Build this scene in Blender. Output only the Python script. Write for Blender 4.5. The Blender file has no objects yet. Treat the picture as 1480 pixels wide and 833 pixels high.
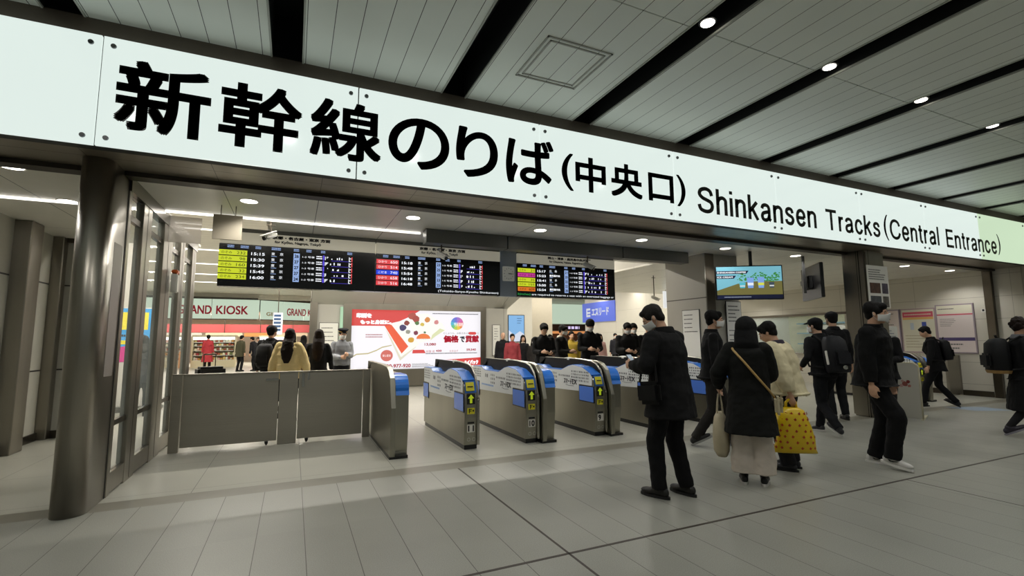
import bpy, bmesh, math, random
from mathutils import Vector, Matrix, Euler, Quaternion, noise
random.seed(7)
sc = bpy.context.scene
COL = sc.collection
# ------------------------------------------------------------------ camera
def look(yaw, pitch, roll):
    fw = Vector((math.sin(yaw)*math.cos(pitch), math.cos(yaw)*math.cos(pitch), math.sin(pitch)))
    r = Vector((math.cos(yaw), -math.sin(yaw), 0)); u = r.cross(fw)
    r2 = math.cos(roll)*r + math.sin(roll)*u; u2 = -math.sin(roll)*r + math.cos(roll)*u
    return Matrix((r2, u2, -fw)).transposed()
cd = bpy.data.cameras.new('camera'); cam = bpy.data.objects.new('camera', cd); COL.objects.link(cam)
cam.matrix_world = Matrix.Translation((0, 0, 1.4)) @ look(0.42743, 0.108638, -0.005875).to_4x4()
cd.sensor_width = 36.0; cd.lens = 690.967/1480*36; cd.clip_start = 0.05; cd.clip_end = 200
sc.camera = cam
# ------------------------------------------------------------------ world and view
sc.view_settings.view_transform = 'Standard'; sc.view_settings.look = 'None'
sc.view_settings.gamma = 1.0; sc.view_settings.use_curve_mapping = False
sc.view_settings.exposure = 0.0
w = bpy.data.worlds.new('world'); sc.world = w; w.use_nodes = True
w.node_tree.nodes['Background'].inputs[0].default_value = (0.62, 0.67, 0.64, 1)
w.node_tree.nodes['Background'].inputs[1].default_value = 0.29
sc.cycles.use_denoising = True
sc.cycles.max_bounces = 6; sc.cycles.diffuse_bounces = 4; sc.cycles.glossy_bounces = 3; sc.cycles.transmission_bounces = 5
sc.cycles.sample_clamp_indirect = 4.0; sc.cycles.caustics_reflective = False; sc.cycles.caustics_refractive = False
# lamp strengths
P_DOWN = 64.0; P_OUT = 70.0; P_HALL = 520.0; P_KIOSK = 900.0; E_SIGN = .99
def area(name, loc, sx, sy, power, col=(1, .97, .9), rot=(0, 0, 0), parent=None):
    l = bpy.data.lights.new(name, 'AREA'); l.shape = 'RECTANGLE'; l.size = sx; l.size_y = sy; l.energy = power; l.color = col
    o = bpy.data.objects.new(name, l); COL.objects.link(o); o.location = loc; o.rotation_euler = rot
    if parent: o.parent = parent
    return o
def spot(name, loc, power, size=2.4, blend=0.6, col=(1, .98, .94), r=.06, rot=(0, 0, 0)):
    l = bpy.data.lights.new(name, 'SPOT'); l.energy = power; l.spot_size = size; l.spot_blend = blend; l.color = col; l.shadow_soft_size = r
    o = bpy.data.objects.new(name, l); COL.objects.link(o); o.location = loc; o.rotation_euler = rot
    return o
# ------------------------------------------------------------------ materials
def lin(c):
    if isinstance(c, str):
        c = [int(c[i:i+2], 16)/255 for i in (0, 2, 4)]
    return tuple((x/12.92 if x <= .04045 else ((x+.055)/1.055)**2.4) for x in c)
MC = {}
def M(name, hexc='808080', rough=.5, metal=0.0, emit=0.0, spec=.5, bump=0, bscale=200, var=0, vscale=8, stretch=None, alpha=1, coat=0):
    if name in MC: return MC[name]
    m = bpy.data.materials.new(name); m.use_nodes = True; nt = m.node_tree; b = nt.nodes['Principled BSDF']
    c = (*lin(hexc), 1)
    b.inputs['Base Color'].default_value = c; b.inputs['Roughness'].default_value = rough; b.inputs['Metallic'].default_value = metal
    b.inputs['Specular IOR Level'].default_value = spec; b.inputs['Coat Weight'].default_value = coat
    if emit:
        b.inputs['Base Color'].default_value = tuple(x*(.12 if emit > .4 else 1) for x in c[:3])+(1,)
        b.inputs['Emission Color'].default_value = c; b.inputs['Emission Strength'].default_value = emit
    if alpha < 1: b.inputs['Alpha'].default_value = alpha
    if bump or var:
        tc = nt.nodes.new('ShaderNodeTexCoord'); mp = nt.nodes.new('ShaderNodeMapping'); nt.links.new(tc.outputs['Object'], mp.inputs[0])
        if stretch: mp.inputs['Scale'].default_value = stretch
    if bump:
        n = nt.nodes.new('ShaderNodeTexNoise'); n.inputs['Scale'].default_value = bscale; nt.links.new(mp.outputs[0], n.inputs['Vector'])
        bp = nt.nodes.new('ShaderNodeBump'); bp.inputs['Strength'].default_value = bump; bp.inputs['Distance'].default_value = .01
        nt.links.new(n.outputs['Fac'], bp.inputs['Height']); nt.links.new(bp.outputs[0], b.inputs['Normal'])
    if var:
        n2 = nt.nodes.new('ShaderNodeTexNoise'); n2.inputs['Scale'].default_value = vscale; n2.inputs['Detail'].default_value = 4
        nt.links.new(mp.outputs[0], n2.inputs['Vector'])
        hs = nt.nodes.new('ShaderNodeMapRange'); hs.inputs['From Min'].default_value = .3; hs.inputs['From Max'].default_value = .7
        hs.inputs['To Min'].default_value = 1-var; hs.inputs['To Max'].default_value = 1+var
        nt.links.new(n2.outputs['Fac'], hs.inputs['Value'])
        mx = nt.nodes.new('ShaderNodeVectorMath'); mx.operation = 'SCALE'; mx.inputs[0].default_value = c[:3]
        nt.links.new(hs.outputs[0], mx.inputs['Scale']); nt.links.new(mx.outputs[0], b.inputs['Base Color'])
    MC[name] = m; return m
def nodes_of(m): return m.node_tree, m.node_tree.nodes['Principled BSDF']
def line_mask(nt, coord_out, offset, pitch, width):
    """1 on a joint of the given width, 0 elsewhere"""
    a = nt.nodes.new('ShaderNodeMath'); a.operation = 'SUBTRACT'; nt.links.new(coord_out, a.inputs[0]); a.inputs[1].default_value = offset
    p = nt.nodes.new('ShaderNodeMath'); p.operation = 'PINGPONG'; nt.links.new(a.outputs[0], p.inputs[0]); p.inputs[1].default_value = pitch/2
    c = nt.nodes.new('ShaderNodeMath'); c.operation = 'LESS_THAN'; nt.links.new(p.outputs[0], c.inputs[0]); c.inputs[1].default_value = width/2
    return c.outputs[0]
def math_n(nt, op, a, b=None):
    n = nt.nodes.new('ShaderNodeMath'); n.operation = op
    for i, v in enumerate((a, b)):
        if v is None: continue
        if isinstance(v, (int, float)): n.inputs[i].default_value = v
        else: nt.links.new(v, n.inputs[i])
    return n.outputs[0]
def mixc(nt, fac, c1, c2):
    n = nt.nodes.new('ShaderNodeMix'); n.data_type = 'RGBA'
    if isinstance(fac, (int, float)): n.inputs[0].default_value = fac
    else: nt.links.new(fac, n.inputs[0])
    for i, v in ((6, c1), (7, c2)):
        if isinstance(v, str): n.inputs[i].default_value = (*lin(v), 1)
        else: nt.links.new(v, n.inputs[i])
    return n.outputs[2]
def jointed(name, hexc, jhex, rough, lines, speck=0, var=.05, metal=0, vscale=2.5, tile=None, bump=.15):
    """surface with joints: lines = [(axis, offset, pitch, width)] in metres"""
    m = M(name, hexc, rough, metal); nt, b = nodes_of(m)
    tc = nt.nodes.new('ShaderNodeTexCoord'); sp = nt.nodes.new('ShaderNodeSeparateXYZ'); nt.links.new(tc.outputs['Object'], sp.inputs[0])
    mask = None
    for ax, off, pit, wd in lines:
        k = line_mask(nt, sp.outputs[ax], off, pit, wd); mask = k if mask is None else math_n(nt, 'MAXIMUM', mask, k)
    n = nt.nodes.new('ShaderNodeTexNoise'); n.inputs['Scale'].default_value = vscale; n.inputs['Detail'].default_value = 6; nt.links.new(tc.outputs['Object'], n.inputs['Vector'])
    mr = nt.nodes.new('ShaderNodeMapRange'); mr.inputs['From Min'].default_value = .3; mr.inputs['From Max'].default_value = .7
    mr.inputs['To Min'].default_value = 1-var; mr.inputs['To Max'].default_value = 1+var; nt.links.new(n.outputs['Fac'], mr.inputs['Value'])
    f = mr.outputs[0]
    if speck:
        n3 = nt.nodes.new('ShaderNodeTexNoise'); n3.inputs['Scale'].default_value = 160; n3.inputs['Detail'].default_value = 2; nt.links.new(tc.outputs['Object'], n3.inputs['Vector'])
        m3 = nt.nodes.new('ShaderNodeMapRange'); m3.inputs['From Min'].default_value = .3; m3.inputs['From Max'].default_value = .7
        m3.inputs['To Min'].default_value = 1-speck; m3.inputs['To Max'].default_value = 1+speck; nt.links.new(n3.outputs['Fac'], m3.inputs['Value'])
        f = math_n(nt, 'MULTIPLY', f, m3.outputs[0])
    if tile:
        fx = math_n(nt, 'FLOOR', math_n(nt, 'DIVIDE', math_n(nt, 'SUBTRACT', sp.outputs[0], tile[0]), tile[1]))
        fy = math_n(nt, 'FLOOR', math_n(nt, 'DIVIDE', math_n(nt, 'SUBTRACT', sp.outputs[1], tile[2]), tile[3]))
        cb = nt.nodes.new('ShaderNodeCombineXYZ'); nt.links.new(fx, cb.inputs[0]); nt.links.new(fy, cb.inputs[1])
        wn = nt.nodes.new('ShaderNodeTexWhiteNoise'); nt.links.new(cb.outputs[0], wn.inputs[0])
        m4 = nt.nodes.new('ShaderNodeMapRange'); m4.inputs['To Min'].default_value = 1-tile[4]; m4.inputs['To Max'].default_value = 1+tile[4]; nt.links.new(wn.outputs[0], m4.inputs['Value'])
        f = math_n(nt, 'MULTIPLY', f, m4.outputs[0])
    vm = nt.nodes.new('ShaderNodeVectorMath'); vm.operation = 'SCALE'; vm.inputs[0].default_value = lin(hexc); nt.links.new(f, vm.inputs['Scale'])
    if mask is not None:
        nt.links.new(mixc(nt, mask, vm.outputs[0], jhex), b.inputs['Base Color'])
        bp = nt.nodes.new('ShaderNodeBump'); bp.inputs['Strength'].default_value = bump; bp.inputs['Distance'].default_value = .01; bp.invert = True
        nt.links.new(mask, bp.inputs['Height']); nt.links.new(bp.outputs[0], b.inputs['Normal'])
    else: nt.links.new(vm.outputs[0], b.inputs['Base Color'])
    return m
STEEL = M('brushed_steel', '959086', .34, 1.0, bump=.10, bscale=60, stretch=(1, 1, .03), var=.10, vscale=3)
STEELD = M('dark_steel', '5c564d', .28, 1.0, var=.12, vscale=2)
CHROME = M('chrome', 'b9b6ae', .15, 1.0)
BLACK = M('black_plastic', '0b0b0c', .32); MATBLACK = M('matt_black', '070707', .7)
WHITE = M('white_paint', 'd9d7d0', .5); GREYP = M('grey_paint', '8f8f8a', .5)
GLASS = M('clear_glass', 'e6f0ea', .03, alpha=.13, spec=.8)
SMOKE = M('smoke_glass', 'b9b2a8', .08, alpha=.55)
LAMP = M('lamp_glow', 'fff8ea', .5, emit=9.0); TUBE = M('tube_glow', 'fffaf0', .5, emit=2.6)
# ------------------------------------------------------------------ mesh helper
class MB:
    def __init__(s): s.v = []; s.f = []; s.m = []; s.mi = 0
    def add(s, vs, fs):
        b = len(s.v); s.v += [tuple(x) for x in vs]; s.f += [tuple(b+i for i in f) for f in fs]; s.m += [s.mi]*len(fs); return s
    def box(s, x0, x1, y0, y1, z0, z1):
        v = [(x, y, z) for z in (z0, z1) for x, y in ((x0, y0), (x1, y0), (x1, y1), (x0, y1))]
        return s.add(v, [(3, 2, 1, 0), (4, 5, 6, 7), (0, 1, 5, 4), (1, 2, 6, 5), (2, 3, 7, 6), (3, 0, 4, 7)])
    def rbox(s, c, size, R=None, r=.01):
        """box with chamfered edges, centred at c"""
        x, y, z = (q/2 for q in size); r = min(r, x*.9, y*.9, z*.9); vs = []
        bm = bmesh.new(); bmesh.ops.create_cube(bm, size=1)
        for v in bm.verts: v.co = Vector((v.co.x*2*x, v.co.y*2*y, v.co.z*2*z))
        bmesh.ops.bevel(bm, geom=bm.edges[:], offset=r, segments=2, affect='EDGES')
        bm.verts.ensure_lookup_table(); R = R or Matrix.Identity(3); c = Vector(c)
        for v in bm.verts: vs.append(R @ v.co + c)
        fs = [[v.index for v in f.verts] for f in bm.faces]; bm.free(); return s.add(vs, fs)
    def prism(s, poly, ax, a, b):
        """polygon in the plane across axis ax, from a to b. ax x: (y,z); y: (x,z); z: (x,y)"""
        def P(p, t): return (t, p[0], p[1]) if ax == 'x' else ((p[0], t, p[1]) if ax == 'y' else (p[0], p[1], t))
        n = len(poly); v = [P(p, a) for p in poly]+[P(p, b) for p in poly]
        return s.add(v, [tuple(range(n))[::-1], tuple(range(n, 2*n))]+[(i, (i+1) % n, n+(i+1) % n, n+i) for i in range(n)])
    def cyl(s, p0, p1, r0, r1=None, n=16):
        r1 = r0 if r1 is None else r1; p0 = Vector(p0); p1 = Vector(p1); d = (p1-p0).normalized()
        u = d.orthogonal().normalized(); w_ = d.cross(u)
        a = [p0+(u*math.cos(t)+w_*math.sin(t))*r0 for t in [2*math.pi*i/n for i in range(n)]]
        b = [p1+(u*math.cos(t)+w_*math.sin(t))*r1 for t in [2*math.pi*i/n for i in range(n)]]
        return s.add(a+b, [tuple(range(n))[::-1], tuple(range(n, 2*n))]+[(i, (i+1) % n, n+(i+1) % n, n+i) for i in range(n)])
    def ell(s, c, r, R=None, n=14, k=9):
        R = R or Matrix.Identity(3); c = Vector(c); r = (r, r, r) if isinstance(r, (int, float)) else r; v = [c+R @ Vector((0, 0, r[2]))]
        for j in range(1, k):
            ph = math.pi*j/k
            for i in range(n):
                th = 2*math.pi*i/n; v.append(c+R @ Vector((r[0]*math.sin(ph)*math.cos(th), r[1]*math.sin(ph)*math.sin(th), r[2]*math.cos(ph))))
        v.append(c+R @ Vector((0, 0, -r[2]))); L = len(v)-1; f = [(0, 1+i, 1+(i+1) % n) for i in range(n)]
        for j in range(k-2):
            o = 1+j*n; f += [(o+i, o+n+i, o+n+(i+1) % n, o+(i+1) % n) for i in range(n)]
        o = 1+(k-2)*n; f += [(L, o+(i+1) % n, o+i) for i in range(n)]
        return s.add(v, f)
    def limb(s, pts, rad, n=12):
        for p, r in zip(pts, rad): s.ell(p, r, n=n, k=8)
        for i in range(len(pts)-1): s.cyl(pts[i], pts[i+1], rad[i], rad[i+1], n)
        return s
    def loft(s, rings, n=20):
        """rings: (centre, rx, ry, R)"""
        v = []; f = []
        for c, rx, ry, R in rings:
            for i in range(n):
                t = 2*math.pi*i/n; ct, st = math.cos(t), math.sin(t)
                ct = math.copysign(abs(ct)**.85, ct); st = math.copysign(abs(st)**.85, st)
                v.append(Vector(c)+R @ Vector((rx*ct, ry*st, 0)))
        for j in range(len(rings)-1):
            f += [(j*n+i, j*n+(i+1) % n, (j+1)*n+(i+1) % n, (j+1)*n+i) for i in range(n)]
        f += [tuple(range(n))[::-1], tuple((len(rings)-1)*n+i for i in range(n))]
        return s.add(v, f)
    def tube(s, pts, r, n=8):
        pts = [Vector(p) for p in pts]; rings = []
        for i, p in enumerate(pts):
            d = (pts[min(i+1, len(pts)-1)]-pts[max(i-1, 0)]).normalized()
            rings.append((p, d))
        u = rings[0][1].orthogonal().normalized(); v = []; f = []
        for p, d in rings:
            u = (u-d*u.dot(d)).normalized(); w_ = d.cross(u)
            v += [p+(u*math.cos(2*math.pi*k/n)+w_*math.sin(2*math.pi*k/n))*r for k in range(n)]
        for j in range(len(pts)-1): f += [(j*n+i, j*n+(i+1) % n, (j+1)*n+(i+1) % n, (j+1)*n+i) for i in range(n)]
        f += [tuple(range(n))[::-1], tuple((len(pts)-1)*n+i for i in range(n))]
        return s.add(v, f)
    def xf(s, T, start=0):
        for i in range(start, len(s.v)): s.v[i] = tuple(T @ Vector(s.v[i]))
        return s
    def build(s, name, mats, parent=None, smooth=False, bevel=0, vox=0, thick=0, fold=None):
        me = bpy.data.meshes.new(name); me.from_pydata(s.v, [], s.f)
        for m in (mats if isinstance(mats, (list, tuple)) else [mats]): me.materials.append(m)
        me.polygons.foreach_set('material_index', s.m)
        if smooth: me.polygons.foreach_set('use_smooth', [True]*len(me.polygons))
        me.update(); o = bpy.data.objects.new(name, me); COL.objects.link(o)
        if parent: o.parent = parent
        if vox:
            r = o.modifiers.new('r', 'REMESH'); r.mode = 'VOXEL'; r.voxel_size = vox; r.use_smooth_shade = True
            if fold:
                tx = bpy.data.textures.get('fold%g' % fold[0]) or bpy.data.textures.new('fold%g' % fold[0], 'CLOUDS'); tx.noise_scale = fold[0]; tx.noise_depth = 2; tx.noise_basis = 'ORIGINAL_PERLIN'
                dm = o.modifiers.new('d', 'DISPLACE'); dm.texture = tx; dm.strength = fold[1]; dm.mid_level = .5
            sm = o.modifiers.new('s', 'SMOOTH'); sm.factor = .6; sm.iterations = 3; BAKE.append(o)
        if thick:
            r = o.modifiers.new('t', 'SOLIDIFY'); r.thickness = thick; r.offset = 1; BAKE.append(o)
        if bevel:
            b = o.modifiers.new('b', 'BEVEL'); b.width = bevel; b.segments = 2; b.limit_method = 'ANGLE'; BAKE.append(o)
        return o
BAKE = []
def bake_all():
    dg = bpy.context.evaluated_depsgraph_get(); todo = list(dict.fromkeys(BAKE)); new = []
    for o in todo: new.append(bpy.data.meshes.new_from_object(o.evaluated_get(dg), depsgraph=dg))
    for o, me in zip(todo, new):
        nm = o.data.name; o.modifiers.clear(); o.data = me; me.name = nm
    BAKE.clear()
def T(o, label, cat, group=None, kind=None):
    o['label'] = label; o['category'] = cat
    if group: o['group'] = group
    if kind: o['kind'] = kind
    return o
def S(o, label=None):
    o['kind'] = 'structure'
    if label: o['label'] = label
    return o
def E(name, loc=(0, 0, 0), rz=0):
    o = bpy.data.objects.new(name, None); COL.objects.link(o); o.location = loc; o.rotation_euler = (0, 0, rz); o.empty_display_size = .1; return o
def copy_tree(o, parent=None):
    c = o.copy(); COL.objects.link(c)
    if parent: c.parent = parent
    for ch in list(o.children): copy_tree(ch, c)
    return c
TXT = {}
def text_verts(body, off=0.0, res=4):
    k = (body, off, res)
    if k not in TXT:
        c = bpy.data.curves.new('t', 'FONT'); c.body = body; c.offset = off; c.resolution_u = res; c.extrude = 0
        o = bpy.data.objects.new('t', c); m = o.to_mesh()
        vs = [tuple(v.co) for v in m.vertices]; fs = [tuple(p.vertices) for p in m.polygons]; o.to_mesh_clear()
        bpy.data.objects.remove(o); bpy.data.curves.remove(c); TXT[k] = (vs, fs)
    return TXT[k]
def text(mb, body, p0, ux, uz, wd, ht, off=0.0, bold=0):
    """flat lettering fitted in the rectangle from p0, wd along ux and ht along uz (wd 0 keeps the letters' own width)"""
    vs, fs = text_verts(body, off, 10 if ht > .3 else 4)
    if not vs: return 0
    x0 = min(v[0] for v in vs); x1 = max(v[0] for v in vs); y0 = min(v[1] for v in vs); y1 = max(v[1] for v in vs)
    sy = ht/(y1-y0); sx = wd/(x1-x0) if wd else sy
    p0 = Vector(p0); ux = Vector(ux); uz = Vector(uz)
    if bold:   # heavier strokes: the same outline set down again in a ring around itself
        sx = (wd-2*bold)/(x1-x0) if wd else sx; sy = (ht-2*bold)/(y1-y0); p0 = p0+ux*bold+uz*bold
        for da, db in ([(math.cos(k*math.pi/16), math.sin(k*math.pi/16)) for k in range(32)] if body in 'のりば()' else ((-1, -1), (-1, 0), (-1, 1), (0, -1), (0, 1), (1, -1), (1, 0), (1, 1))):
            q = p0+ux*(bold*da)+uz*(bold*db)
            mb.add([q+ux*((v[0]-x0)*sx)+uz*((v[1]-y0)*sy) for v in vs], fs)
    mb.add([p0+ux*((v[0]-x0)*sx)+uz*((v[1]-y0)*sy) for v in vs], fs); return (x1-x0)*sx
UX = (1, 0, 0); UY = (0, 1, 0); UZ = (0, 0, 1)
# ================================================================== SETTING
# ---- floors
fm = jointed('terrazzo_floor', '93938a', '3d3a33', .36, [(0, 1.708, .3156, .0045)], speck=.16, var=.06, vscale=1.4, tile=(1.708, .3156, 2.87, 1.2, .035), bump=.05)
floor = S(MB().box(-14, 26, -14, 5.2, -.12, 0).build('floor', fm))
fm2 = jointed('inner_floor_tile', 'a4a398', '55514a', .30, [(0, .128, .94, .006), (1, 5.6, 1.2, .005)], speck=.12, var=.05, vscale=1.2, bump=.05)
S(MB().box(-14, 26, 5.46, 46, -.12, 0).build('floor', fm2))
S(MB().box(-14, 26, 5.2, 5.46, -.12, -.0005).build('trim_1', M('threshold_stone', '79766a', .32, var=.08, vscale=3)))
jm = M('dark_joint', '39312a', .5)
S(MB().box(-14, 26, 2.858, 2.882, -.01, .0012).build('trim_2', jm))
S(MB().box(1.700, 1.717, -14, 5.2, -.01, .0012).build('trim_3', jm))
S(MB().box(5.585, 5.597, -14, 2.87, -.01, .0010).build('trim_4', jm))
# ---- outer ceiling: slatted bays between dark slots
ZC = 4.10; PIT = 1.662; SL0 = -.157
cm = None
bays = []
for k in range(-6, 15):
    xl = SL0+PIT*k+.133; xr = SL0+PIT*(k+1)-.133
    key = 'ceiling_slats'
    if cm is None:
        cm = jointed(key, 'e6ebe4', '2e302d', .38, [(0, .026, .215, .006)], var=.03, vscale=1.2, bump=.3)
    o = MB().box(0, xr-xl, 0, 1, 0, .03)
    b = MB()
    for (y0, y1) in ((-3.6, -.405), (-.395, 2.885), (2.893, 4.86)):
        b.box(0, xr-xl, y0, y1, 0, .03)
    ob = b.build('ceiling', cm, bevel=.004); ob.location = (xl, 0, ZC); S(ob)
    e = MB()
    for xx in (-.004, xr-xl-.012): e.box(xx, xx+.016, -3.6, 4.86, -.008, .010)
    e = e.build('trim_5', M('ceiling_edge', 'a9aba3', .5)); e.location = (xl, 0, ZC); S(e)
    e = MB()
    for xx in (-.003, xr-xl-.009): e.box(xx, xx+.012, -3.6, 4.86, .011, .44)
    e = e.build('trim_5', M('slot_side', '0d0e0f', .6)); e.location = (xl, 0, ZC); S(e)
S(MB().box(-11, 25, -3.6, 4.86, 4.55, 4.6).build('ceiling', M('slot_void', '101315', .35)))
# access hatch frames set in the slats
hm = M('hatch_frame', '9b9c94', .4)
def hatch(x, y, s=.70):
    b = MB(); t = .028
    for i, q in enumerate((0, .05)):
        a0, a1 = q, s-q; z = ZC-.008+.002*i
        b.box(x+a0, x+a1, y+a0, y+a0+t*.6, z, ZC+.002); b.box(x+a0, x+a1, y+a1-t*.6, y+a1, z, ZC+.002)
        b.box(x+a0, x+a0+t*.6, y+a0, y+a1, z, ZC+.002); b.box(x+a1-t*.6, x+a1, y+a0, y+a1, z, ZC+.002)
    return b.build('ceiling_hatch', hm)
T(hatch(1.96, 3.49), 'square access hatch frame set flush in the slatted ceiling above the character sign', 'hatch')
T(hatch(13.2, 3.6), 'square access hatch frame in the slatted ceiling at far right', 'hatch')
# ---- beam over the sign
S(MB().box(-6, 26, 4.86, 5.0, 4.11, 4.75).build('trim_5', M('slot_void')))
S(MB().box(-6, 26, 4.84, 5.1, 3.93, 4.105).build('beam_1', M('beam_brown', '5c534a', .55, var=.06)))
bpy.data.objects['beam_1'].name = 'trim_6'
# ---- low ceiling
sf = M('soffit_metal', '8e8677', .30, .55, var=.04, vscale=1.2)
S(MB().box(-6, 26, 4.93, 5.46, 3.0, 3.04).build('ceiling', jointed('soffit_panel', '8d8577', '37332c', .32, [(0, .2, .94, .006), (1, 5.12, 9, .008)], metal=.5, var=.04, bump=.2)))
S(MB().box(-3.6, 15.1, 5.44, 5.60, 2.955, 2.999).build('trim_7', M('shutter_rail', '3b342d', .4, .6)))
lc = jointed('low_ceiling_panel', 'ebe8de', '4a463f', .34, [(0, .2, .94, .008), (1, 8.6, 3.0, .006)], var=.03, bump=.2)
b = MB(); b.box(-3.6, 15.2, 5.46, 7.0, 3.0, 3.04); b.box(-3.6, -1.5, 7.0, 9.5, 3.0, 3.04); b.box(-.35, 6.95, 7.0, 7.95, 3.0, 3.04); b.box(6.95, 15.2, 7.0, 13.2, 3.0, 3.04)
S(b.build('ceiling', lc))
b = MB(); b.box(-14, 26, 4.95, 5.0, 3.04, 4.7)
S(b.build('wall_sign_back', MATBLACK))
bw = M('white_wall', 'c9c5ba', .45, var=.02)
b = MB(); b.box(-3.6, -.35, 6.96, 7.0, 3.04, 4.2); b.box(-.4, -.35, 7.0, 7.95, 3.04, 4.2); b.box(-.4, 6.95, 7.91, 7.95, 3.04, 4.2); b.box(6.95, 7.0, 7.9, 13.2, 3.04, 4.2); b.box(7.0, 15.2, 13.16, 13.2, 3.04, 4.2)
S(b.build('wall_upper', bw))
# ---- side walls
wj = jointed('right_wall_panel', 'c6c1b4', '8d887c', .42, [(2, .28, .52, .008), (1, 5.2, 1.9, .006)], var=.02, bump=.1)
b = MB(); b.box(15, 15.15, -6, 8.92, 0, 4.2); b.box(15, 15.15, 12.45, 13.2, 0, 4.2); b.box(15, 15.15, 8.92, 12.45, 0, .95); b.box(15, 15.15, 8.92, 12.45, 2.12, 4.2)
S(b.build('wall_right', wj))
S(MB().box(14.97, 15.0, 5.7, 8.92, 0, .13).build('baseboard_right', STEELD))
S(MB().box(14.90, 15.02, 5.50, 5.66, 0, 3.0).build('trim_8', STEELD, bevel=.01))
S(MB().box(14.80, 15.02, 4.55, 4.95, 0, 3.0).build('trim_9', M('stone_pilaster', '8b8578', .4, var=.06), bevel=.02))
lw = jointed('left_wall_panel', 'b5b3a8', '24221f', .40, [(2, 1.0, 1.27, .022)], var=.03, bump=.2)
S(MB().box(-3.5, -3.35, -6, 9.6, 0, 4.2).build('wall_left', lw))
b = MB().box(-3.5, -2.62, 9.45, 9.6, 0, 3.04); S(b.build('wall_back_left', lw))
b = MB().box(-3.35, -3.32, 5.0, 9.45, 0, .11); b.box(-3.35, -2.62, 9.42, 9.45, 0, .11); S(b.build('baseboard_left', STEELD))
S(MB().box(-3.36, -3.17, 8.20, 8.52, 0, 3.0).build('trim_10', STEEL, bevel=.012))
S(MB().box(-3.36, -3.22, 9.30, 9.46, 0, 3.0).build('trim_11', STEEL, bevel=.012))
S(MB().box(-3.36, -2.62, 9.40, 9.46, 2.93, 3.0).build('trim_12', STEELD))
# ---- hall beyond: ceiling, walls
hc = jointed('hall_ceiling', 'd8d4ca', '9d998f', .45, [(1, 8.0, .31, .012)], var=.02, bump=.2)
S(MB().box(-22, 30, 6.9, 46, 4.2, 4.25).build('ceiling', hc))
S(MB().box(16.4, 16.6, 13.2, 25.1, 0, 4.2).build('wall_hall_right', jointed('hall_wall_panel', 'd5d1c6', 'a7a398', .4, [(1, 14.2, 2.6, .012), (2, .6, 1.2, .008)], var=.02, bump=.1)))
S(MB().box(15.15, 16.4, 13.2, 13.35, 0, 4.2).build('wall_hall_return', bw))
S(MB().box(-22, 30, 45.9, 46, 0, 4.2).build('wall_far', bw)); S(MB().box(-22, -21.9, 7, 46, 0, 4.2).build('wall_far_left', bw)); S(MB().box(29.9, 30, 13, 46, 0, 4.2).build('wall_far_right', bw))
S(MB().box(-3.5, -3.35, 9.6, 13.5, 0, 4.2).build('wall_corridor', bw))
# ================================================================== SIGN
sm, sg = M('sign_glass', 'dfece6', .12, emit=E_SIGN), M('sign_glass_green', 'cfe6c6', .12, emit=E_SIGN*.92)
def sign_base(m):   # even dark base colour under the uniform emission of the glass
    nt, b = nodes_of(m); b.inputs['Base Color'].default_value = (.12, .13, .12, 1)
sign_base(sm); sign_base(sg)
sign = E('station_sign', (4, 4.8, 3.0))
T(sign, 'long backlit white sign band with black Japanese and English lettering over the entrance', 'sign')
sign_kids = []
js = [-5.62, -3.585, -1.541, .503, 2.553, 4.605, 6.627, 8.73, 10.72, 12.745, 14.79, 16.8]
off = Matrix.Translation((-4, -4.8, -3.0))
for i in range(len(js)-1):
    b = MB().box(js[i]+.007, js[i+1]-.007, 4.80, 4.83, 3.0, 3.943).xf(off); b.build('glass_panel', sg if i >= 9 else sm, sign)
    for xx in (js[i]+.075, js[i+1]-.075):
        for z in (3.067, 3.867):
            MB().cyl((xx, 4.80, z), (xx, 4.788, z), .021, .019, 14).xf(off).build('bolt', M('bolt_metal', '77797b', .35, .8), sign, smooth=False)
MB().box(js[0], js[-1], 4.832, 4.93, 3.0, 3.943).xf(off).build('light_box', M('sign_box', '2c2f2d', .6), sign)
ik = M('sign_ink', '17150f', .25)
def crom(p, n=6):
    if len(p) < 3: return p
    q = [p[0]]+list(p)+[p[-1]]; out = []
    for i in range(1, len(q)-2):
        for k in range(n):
            t = k/n; a, b, c, d = q[i-1:i+3]
            out.append(tuple(.5*((2*b[j])+(-a[j]+c[j])*t+(2*a[j]-5*b[j]+4*c[j]-d[j])*t*t+(-a[j]+3*b[j]-3*c[j]+d[j])*t**3) for j in (0, 1)))
    return out+[p[-1]]
ARCH = [(.07, .38), (.09, .54), (.19, .65), (.32, .665), (.42, .58), (.43, .44), (.43, .30), (.43, 0)]
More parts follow.
